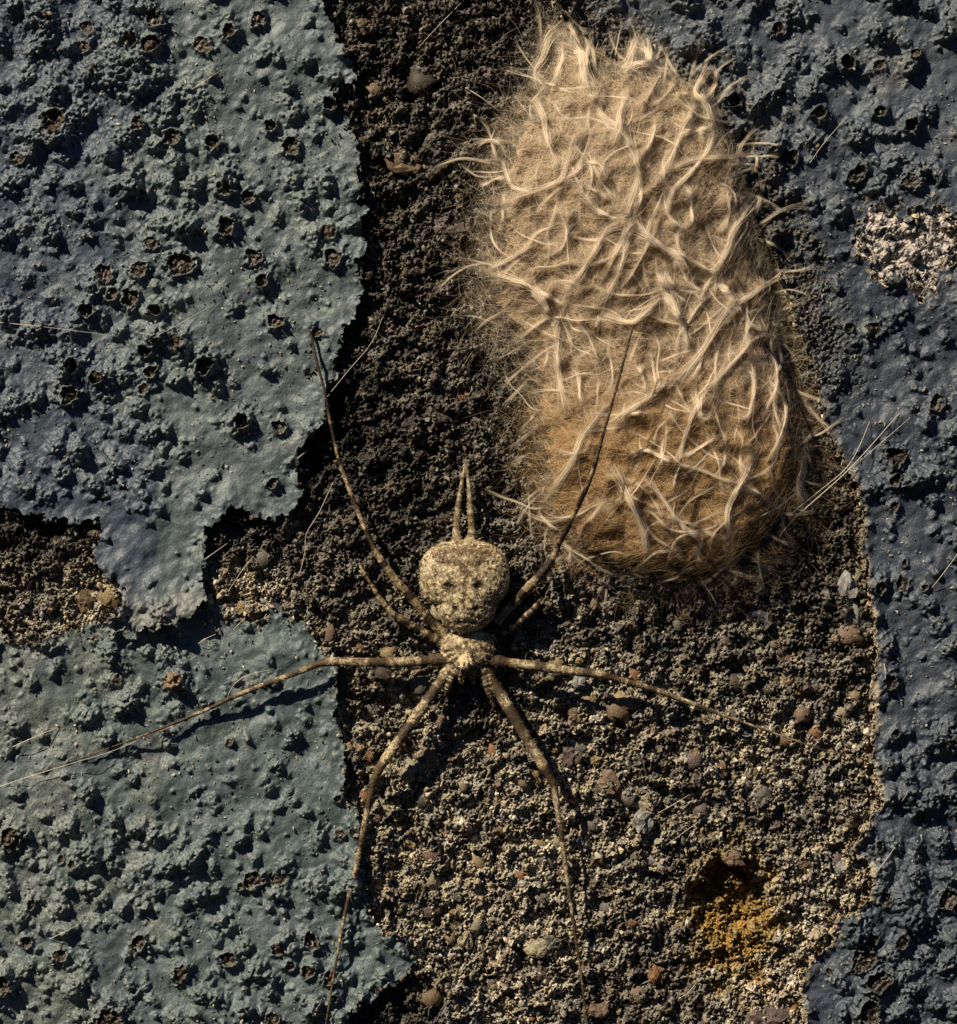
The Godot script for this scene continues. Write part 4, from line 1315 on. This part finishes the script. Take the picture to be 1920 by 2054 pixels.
func build_spider() -> void:
	leg_paths()
	for li in 8:
		var lg: Array = legs[li]
		var run := 0.0
		for i in lg.size():
			# a slight swelling and waist at the knee and at the next joint
			lg[i][3] *= (0.96 if i < 3 else 0.86) * ([1.0, 1.0, 0.82, 1.0, 0.94, 1.10, 0.80][i] if i < 7 else 0.86)
			if i > 0: run += Vector2(lg[i][0] - lg[i - 1][0], lg[i][1] - lg[i - 1][1]).length()
			if i == 5: knee[li] = run
		knee[li] /= run
		for q in lg:
			q[2] = 30.0 + (q[2] - 30.0) * (0.52 if q[2] < 110.0 else 1.0)
	for li in 4:
		for i in range(7, legs[li].size()):
			legs[li][i][2] = maxf(legs[li][i][2], surf_z(legs[li][i][0], legs[li][i][1]) + legs[li][i][3] + 3.0)
	# keep feet on what they stand on: the last joints settle on the surface
	for li in 8:
		var lg: Array = legs[li]
		var last: Array = lg[lg.size() - 1]
		if li != 5:
			last[2] = surf_z(last[0], last[1]) + last[3] + 3.0
	for q in legs[5]:
		if q[1] < 1080.0:
			q[2] = maxf(q[2], sac_at(sac_h, q[0], q[1]) + 13.0)
	var dmin := {}      # node -> distance, legs (hard minimum within one limb, soft between)
	var own := {}
	var grit := noise(71, 9.0, FastNoiseLite.TYPE_SIMPLEX, 2)
	var inv := 1.0 / CELL
	for li in legs.size():
		var lg: Array = legs[li]
		var mine := {}
		var total := 0.0
		var acc := 0.0
		var dense := []
		var curve := []
		for i in lg.size() - 1:
			total += Vector2(lg[i + 1][0] - lg[i][0], lg[i + 1][1] - lg[i][1]).length()
		for i in lg.size() - 1:
			var a := Vector3(lg[i][0], lg[i][1], lg[i][2])
			var b := Vector3(lg[i + 1][0], lg[i + 1][1], lg[i + 1][2])
			var ln := (b - a).length()
			var parts := maxi(1, int(ln / 22.0))
			for s in parts:
				var t0 := float(s) / parts
				var t1 := float(s + 1) / parts
				dense.append([a.lerp(b, t0), lerpf(lg[i][3], lg[i + 1][3], t0), a.lerp(b, t1), lerpf(lg[i][3], lg[i + 1][3], t1), (acc + ln * t0) / total, (acc + ln * t1) / total])
			acc += ln
		for sgm in dense:
			var a: Vector3 = sgm[0]
			var b: Vector3 = sgm[2]
			var ra: float = sgm[1]
			var rb: float = sgm[3]
			var ta: float = sgm[4]
			var tb: float = sgm[5]
			var band := 2.0 * CELL
			var mx := maxf(ra, rb) + band + 1.0
			var ex := b.x - a.x
			var ey := b.y - a.y
			var ez := b.z - a.z
			var e2 := ex * ex + ey * ey + ez * ez + 1e-6
			for iz in range(int((minf(a.z, b.z) - mx) * inv), int((maxf(a.z, b.z) + mx) * inv) + 2):
				var z := iz * CELL
				for iy in range(int((minf(a.y, b.y) - mx) * inv), int((maxf(a.y, b.y) + mx) * inv) + 2):
					var y := iy * CELL
					for ix in range(int((minf(a.x, b.x) - mx) * inv), int((maxf(a.x, b.x) + mx) * inv) + 2):
						var x := ix * CELL
						var t := clampf(((x - a.x) * ex + (y - a.y) * ey + (z - a.z) * ez) / e2, 0.0, 1.0)
						var dx := x - a.x - ex * t
						var dy := y - a.y - ey * t
						var dz := z - a.z - ez * t
						var d := sqrt(dx * dx + dy * dy + dz * dz) - ra - (rb - ra) * t
						if d > band + 1.0:
							continue
						var key := (iz * 2048 + iy) * 2048 + ix
						if d < mine.get(key, 1e9):
							mine[key] = d
							own[key] = li * 1000 + mini(998, int((ta + (tb - ta) * t) * 999.0))
		for key in mine:
			var d: float = mine[key]
			dmin[key] = smin(dmin[key], d, 4.0) if dmin.has(key) else d
	# the body
	for r in par(12, body_slices):
		for key in r:
			var d: float = r[key]
			if dmin.has(key):
				if d < dmin[key]: own[key] = 99000
				dmin[key] = smin(dmin[key], d, 5.0)
			else:
				dmin[key] = d
				own[key] = 99000
	# leg nodes that lie deep inside the body belong to its inside
	for key in dmin.keys():
		var ix: int = key % 2048
		var iy: int = (key / 2048) % 2048
		var iz: int = key / (2048 * 2048)
		var y := iy * CELL
		var x := ix * CELL
		if own[key] < 99000 and y > 1070.0 and y < 1356.0 and x > 836.0 and x < 1030.0:
			var d := body_dist(x, y, iz * CELL)
			if d < -8.9:
				dmin[key] = minf(dmin[key], d)
		dmin[key] = dmin[key] + grit.get_noise_3d(x, y, iz * CELL) * (1.6 if own[key] >= 99000 else 0.8)
	# surface nets
	var v := PackedVector3Array()
	var n := PackedVector3Array()
	var c := PackedColorArray()
	var idx := PackedInt32Array()
	var at := {}
	var SX := 1
	var SY := 2048
	var SZ := 2048 * 2048
	var mott := noise(72, 16.0, FastNoiseLite.TYPE_SIMPLEX_SMOOTH, 3)
	var band_n := noise(73, 1.0, FastNoiseLite.TYPE_SIMPLEX_SMOOTH, 2)
	var corner := [0, SX, SY, SX + SY, SZ, SX + SZ, SY + SZ, SX + SY + SZ]
	var edges := [[0, 1], [2, 3], [4, 5], [6, 7], [0, 2], [1, 3], [4, 6], [5, 7], [0, 4], [1, 5], [2, 6], [3, 7]]
	var f := PackedFloat32Array()
	f.resize(8)
	for key in dmin:
		if absf(dmin[key]) > CELL * 3.2:
			continue
		var neg := 0
		var ok := true
		for q in 8:
			var w = dmin.get(key + corner[q])
			if w == null:
				ok = false
				break
			f[q] = w
			if w < 0.0: neg += 1
		if not ok or neg == 0 or neg == 8:
			continue
		var s := Vector3.ZERO
		var cnt := 0
		for e in edges:
			var fa := f[e[0]]
			var fb := f[e[1]]
			if (fa < 0.0) != (fb < 0.0):
				var t := fa / (fa - fb)
				var pa := Vector3(e[0] & 1, (e[0] >> 1) & 1, e[0] >> 2)
				var pb := Vector3(e[1] & 1, (e[1] >> 1) & 1, e[1] >> 2)
				s += pa.lerp(pb, t)
				cnt += 1
		s /= cnt
		var ix: int = key % 2048
		var iy: int = (key / 2048) % 2048
		var iz: int = key / SZ
		var px := (ix + s.x) * CELL
		var py := (iy + s.y) * CELL
		var pz := (iz + s.z) * CELL
		at[key] = v.size()
		v.append(W(px, py, pz))
		var g := Vector3(f[1] + f[3] + f[5] + f[7] - f[0] - f[2] - f[4] - f[6], -(f[2] + f[3] + f[6] + f[7] - f[0] - f[1] - f[4] - f[5]), f[4] + f[5] + f[6] + f[7] - f[0] - f[1] - f[2] - f[3])
		n.append(g.normalized())
		c.append(spider_color(int(own[key]), px, py, pz, mott, band_n))
	var st3 := [SX, SY, SZ]
	for key in at:
		for ax in 3:
			var a0: float = dmin[key]
			var nb = dmin.get(key + st3[ax])
			if nb == null or (a0 < 0.0) == (nb < 0.0):
				continue
			var u: int = st3[(ax + 1) % 3]
			var w: int = st3[(ax + 2) % 3]
			var i1 = at.get(key - u)
			var i2 = at.get(key - u - w)
			var i3 = at.get(key - w)
			if i1 == null or i2 == null or i3 == null:
				continue
			var i0: int = at[key]
			if a0 < 0.0:
				idx.append_array(PackedInt32Array([i0, i1, i2, i0, i2, i3]))
			else:
				idx.append_array(PackedInt32Array([i0, i2, i1, i0, i3, i2]))
	var sp := base("spider")
	tag(sp, "mottled tan bark spider with two long tail spinnerets, head down below the egg sac", "spider")
	var m := vmat(0.7, 0.4)
	put("body", amesh(v, n, c, PackedVector2Array(), idx), m, sp)
	# hairs
	var hv := PackedVector3Array()
	var hn := PackedVector3Array()
	var hc := PackedColorArray()
	var hi := PackedInt32Array()
	for q in 5200:
		var k := rng.randi() % v.size()
		var nn := n[k]
		if nn.z < -0.3 or nn.length() < 0.5:
			continue
		var col := c[k]
		var on_leg := true
		var tang := nn.cross(Vector3(rng.randf_range(-1, 1), rng.randf_range(-1, 1), rng.randf_range(-1, 1))).normalized()
		var ln := rng.randf_range(3.0, 7.5) * (2.4 if rng.randf() < 0.06 else 1.0)
		var dirv := (nn * rng.randf_range(0.3, 1.0) + tang * 0.9).normalized()
		var p0 := v[k] / K
		var path := PackedVector3Array([p0, p0 + dirv * ln * 0.5, p0 + (dirv + tang * 0.25).normalized() * ln])
		tube(hv, hn, hc, hi, path, 0.42, 0.1, col * rng.randf_range(0.8, 1.35))
	var ho := put("hair", amesh(hv, hn, hc, PackedVector2Array(), hi), vmat(0.6, 0.5), sp)
	tag(ho, "", "", "", "stuff")
	# eyes on the head turret
	var em := StandardMaterial3D.new()
	em.albedo_color = Color(0.06, 0.045, 0.035)
	em.roughness = 0.12
	var es := SphereMesh.new()
	es.radius = K
	es.height = 2.0 * K
	es.radial_segments = 14
	es.rings = 8
	for q in [[929, 1341, 76, 2.8], [941, 1341, 76, 2.8], [922, 1335, 75, 2.4], [947, 1334, 75, 2.4], [930, 1345, 67, 2.4], [940, 1345, 67, 2.4]]:
		var o := put("eye", es, em, sp)
		o.position = W(q[0], q[1], q[2])
		o.scale = Vector3.ONE * q[3]


func spider_color(ow: int, x: float, y: float, z: float, mott: FastNoiseLite, bn: FastNoiseLite) -> Color:
	var li := ow / 1000
	var t := (ow % 1000) / 999.0
	var m := mott.get_noise_3d(x, y, z)
	var sp := n_tiny.get_noise_3d(x * 1.3, y * 1.3, z * 1.3)
	var pale := Color(0.70, 0.645, 0.525)
	var mid := Color(0.46, 0.415, 0.325)
	var dark := Color(0.27, 0.205, 0.13)
	var c: Color
	if li >= 99:
		c = mid.lerp(pale, clampf(0.6 + m * 1.6, 0.0, 1.0))
		c = c.lerp(dark, smoothstep(0.06, 0.48, -m * 1.1 - sp * 0.35) * 0.8)
		if y < 1275.0:
			var w := absf(x - 933.0)
			# dark chevron over the back, darker muscle spots
			c = c.lerp(dark, 0.85 * exp(-pow((y - 1104.0 - w * 0.10 + 5.0 * m) / 9.0, 2.0)) * smoothstep(66.0, 45.0, w))
			c = c.lerp(dark, 0.7 * exp(-pow((y - 1132.0 + w * 0.15 + 6.0 * m) / 8.0, 2.0)) * smoothstep(54.0, 38.0, w))
			for q in [[904, 1176, 10], [960, 1175, 10], [915, 1219, 6], [955, 1219, 6]]:
				c = c.lerp(Color(0.13, 0.095, 0.06), 0.9 * exp(-(pow((x - q[0]) / q[2], 2.0) + pow((y - q[1]) / q[2], 2.0))))
			c = c.lerp(dark, 0.5 * exp(-pow((x - 934.0) / 4.0, 2.0)) * smoothstep(1120.0, 1140.0, y) * smoothstep(1215.0, 1195.0, y))
			c = c.lerp(dark, 0.5 * exp(-pow((y - 1246.0 + 2.0 * m) / 3.5, 2.0)) * smoothstep(30.0, 16.0, absf(x - 936.0)))
		else:
			c = c.lerp(dark, 0.55 * exp(-(pow((x - 937.0) / 4.0, 2.0) + pow((y - 1290.0) / 14.0, 2.0))))
			c = c.lerp(dark, 0.5 * exp(-pow((absf(x - 939.0) - 36.0) / 7.0, 2.0)) * clampf(0.7 + m, 0, 1))
			c = c.lerp(dark, 0.5 * smoothstep(1278.0, 1268.0, y))
			if mask_only(935, 1322, 16, 15, x, y) < 1.0: c = c.lerp(Color(0.86, 0.77, 0.60), 0.75)
	elif li == 10 or li == 11:
		c = mid.lerp(pale, 0.6).lerp(dark, clampf(0.15 + 1.1 * bn.get_noise_1d(t * 7.0 + li * 30.0), 0.0, 1.0)) * 1.02
	else:
		var b := 0.9 * sin(t * (44.0 if li < 4 else 62.0) + li * 2.1 + 3.0 * bn.get_noise_1d(t * 9.0 + li * 50.0)) - 0.05 + 0.6 * m
		c = mid.lerp(pale, clampf(0.5 + m * 1.2, 0.0, 1.0))
		var amount := 0.74 if li < 4 else 0.95
		c = c.lerp(Color(0.13, 0.095, 0.06), amount * smoothstep(0.1, 0.4, b))
		c = c.lerp(dark, 0.6 * smoothstep(0.1, 0.45, -m - sp * 0.4))
		if li < 4:
			c = c.lerp(Color(0.80, 0.72, 0.57), 0.75 * exp(-pow((t - knee[li] + 0.004) / 0.014, 2.0)))
			c = c.lerp(dark, 0.85 * exp(-pow((t - knee[li] - 0.036) / 0.016, 2.0)))
			c = c.lerp(dark, 0.7 * exp(-pow((t - 0.055) / 0.008, 2.0)))
		elif li < 8:
			c = Color(c.r * 0.92, c.g * 0.90, c.b * 0.86)
		if li == 4:
			c = c.lerp(Color(0.17, 0.13, 0.10), smoothstep(0.72, 0.80, t) * 0.85)
		elif li == 5:
			# ringed: black ankle and a thin black foot
			c = c.lerp(Color(0.13, 0.10, 0.07), 0.92 * smoothstep(0.385, 0.395, t) * smoothstep(0.475, 0.465, t))
			c = c.lerp(Color(0.13, 0.10, 0.07), 0.9 * smoothstep(0.525, 0.535, t) * smoothstep(0.595, 0.585, t))
			c = c.lerp(Color(0.17, 0.13, 0.09), smoothstep(0.66, 0.72, t) * clampf(0.85 + 0.4 * b, 0.6, 1.0))
		elif li < 4:
			c = c.lerp(dark, 0.5 * smoothstep(0.6, 0.95, t))
	# fine dark and pale flecks
	var fl := n_tiny.get_noise_3d(x * 2.1 + 40.0, y * 2.1, z * 2.1)
	var mid_n := n_small.get_noise_3d(x * 1.7, y * 1.7, z * 1.7)
	c = c.lerp(dark * 0.85, smoothstep(0.05, 0.5, fl + 0.7 * mid_n) * (0.42 if li >= 99 else 0.62))
	if li >= 99: c = c.lerp(Color(0.86, 0.79, 0.62), smoothstep(0.15, 0.6, -fl - 0.5 * mid_n) * 0.5)
	return c * (1.0 + 0.25 * sp)


# ------------------------------------------------------------------ loose silk threads
func build_threads() -> void:
	var m := StandardMaterial3D.new()
	m.albedo_color = Color(0.80, 0.76, 0.68)
	m.roughness = 0.35
	var list := [
		["long silk guy thread from the egg sac out across the navy paint", [1556, 1088, 1590, 1040, 1700, 940, 1800, 830], 40.0, 1.0],
		["second guy thread just above the long one, splitting off near the paint edge", [1562, 1050, 1640, 985, 1700, 930, 1742, 846], 44.0, 0.8],
		["thin thread lying beside the long guy thread over the navy paint", [1700, 944, 1760, 890, 1822, 838], 42.0, 0.7],
		["bright taut thread at the upper left of the egg sac", [934, 178, 975, 205, 1030, 248], 26.0, 1.0],
		["pale straight thread on the lower left paint near the left picture edge", [30, 1496, 70, 1478, 118, 1458], 14.0, 1.0],
		["long thread running to the tip of the spider's left leg", [0, 1577, 60, 1556, 150, 1528, 240, 1500, 380, 1440], 16.0, 0.7],
		["golden thread on the right border of the hanging paint tongue", [400, 1131, 430, 1110, 462, 1086], 26.0, 0.9],
		["short golden thread by the notch in the upper left paint", [598, 920, 610, 910, 622, 902], 12.0, 0.9],
		["thread slanting across the dark concrete at the top", [840, 95, 880, 55, 925, 8], 18.0, 0.7],
		["faint long thread across the upper left paint, nearly level", [0, 648, 110, 660, 235, 676], 18.0, 0.6],
		["faint thread rising to the right in the upper left paint", [300, 688, 350, 660, 432, 612], 18.0, 0.6],
		["short thread with bright specks near the top of the upper left paint", [388, 184, 415, 168, 448, 143], 16.0, 0.8],
		["slanting thread on the navy paint right of the egg sac's top", [1622, 330, 1650, 290, 1698, 236], 20.0, 0.7],
		["thread near the upper right corner beside a blister", [1782, 92, 1796, 72, 1808, 56], 14.0, 0.7],
		["curved thread hanging over the black concrete left of the spider", [592, 1188, 612, 1110, 616, 1070, 640, 1030, 668, 968], 24.0, 0.7],
		["thin thread between the paint notch and the spider's rear leg", [655, 800, 700, 745, 745, 690, 768, 635], 20.0, 0.6],
		["thread crossing the bare hole right of the paint tongue", [460, 1185, 490, 1140, 512, 1112], 16.0, 0.7],
		["thread low on the bare concrete left of the rusty hollow, upper of two", [1323, 1629, 1350, 1612, 1386, 1591], 18.0, 0.7],
		["thread above the rusty hollow, lower of two", [1325, 1703, 1365, 1672, 1413, 1638], 18.0, 0.7],
		["short thread right of the spider's right foreleg knee", [1021, 1629, 1060, 1604, 1092, 1580], 18.0, 0.7],
		["thread at the lower left of the rusty hollow", [1284, 1975, 1318, 1958, 1350, 1937], 16.0, 0.7],
		["short thread below the rusty hollow", [1361, 2003, 1380, 1988, 1397, 1970], 14.0, 0.7],
		["white silk tuft thread beside the tip of the right foreleg", [1194, 2019, 1210, 2012, 1229, 2004], 14.0, 1.2],
		["straight thread on the lower navy paint, ending at a reddish speck", [1750, 1750, 1770, 1722, 1790, 1697], 14.0, 0.8],
		["tiny bright thread by a round lump on the navy paint", [1803, 1607, 1809, 1594, 1815, 1580], 12.0, 0.8],
		["thread at the right picture edge over the smooth navy paint", [1866, 1178, 1890, 1145, 1919, 1108], 18.0, 0.8],
		["bright short thread on the lowest left paint", [103, 1880, 130, 1866, 162, 1850], 14.0, 0.9],
		["curved thread above the spider's left leg on the paint", [458, 1398, 472, 1372, 500, 1352, 545, 1342], 16.0, 0.7],
		["pale thread under the overhanging paint tongue", [400, 1290, 415, 1280, 434, 1272], 12.0, 1.0],
		["thread over the paint step right of the tongue", [470, 1262, 480, 1252, 492, 1240], 12.0, 0.8],
		["upright yellow hair standing on the navy paint", [1770, 1330, 1771, 1345, 1772, 1362], 12.0, 0.9],
		["small curled thread left of the spider's waist", [744, 1292, 752, 1283, 764, 1282, 772, 1290], 16.0, 0.6],
		["thread beside the spider's left shoulder over black concrete", [770, 1345, 785, 1322, 802, 1302], 16.0, 0.8],
	]
	for q in list:
		var v := PackedVector3Array()
		var n := PackedVector3Array()
		var c := PackedColorArray()
		var idx := PackedInt32Array()
		var p := spline(pts(q[1]), 16)
		var org := p[8]
		var oz := surf_z(org.x, org.y)
		var z0 := surf_z(p[0].x, p[0].y)
		var z1 := surf_z(p[16].x, p[16].y)
		var path := PackedVector3Array()
		for i in 17:
			var t := i / 16.0
			var z := maxf(lerpf(z0, z1, t) + float(q[2]) * sin(PI * t), surf_z(p[i].x, p[i].y) + 1.5)
			path.append(Vector3(p[i].x - org.x, org.y - p[i].y, z - oz))
		tube(v, n, c, idx, path, q[3], float(q[3]) * 0.7, Color.WHITE, 4)
		var o := put("silk_thread", amesh(v, n, c, PackedVector2Array(), idx), m)
		o.position = W(org.x, org.y, oz)
		tag(o, q[0], "silk thread", "loose silk threads on the wall")
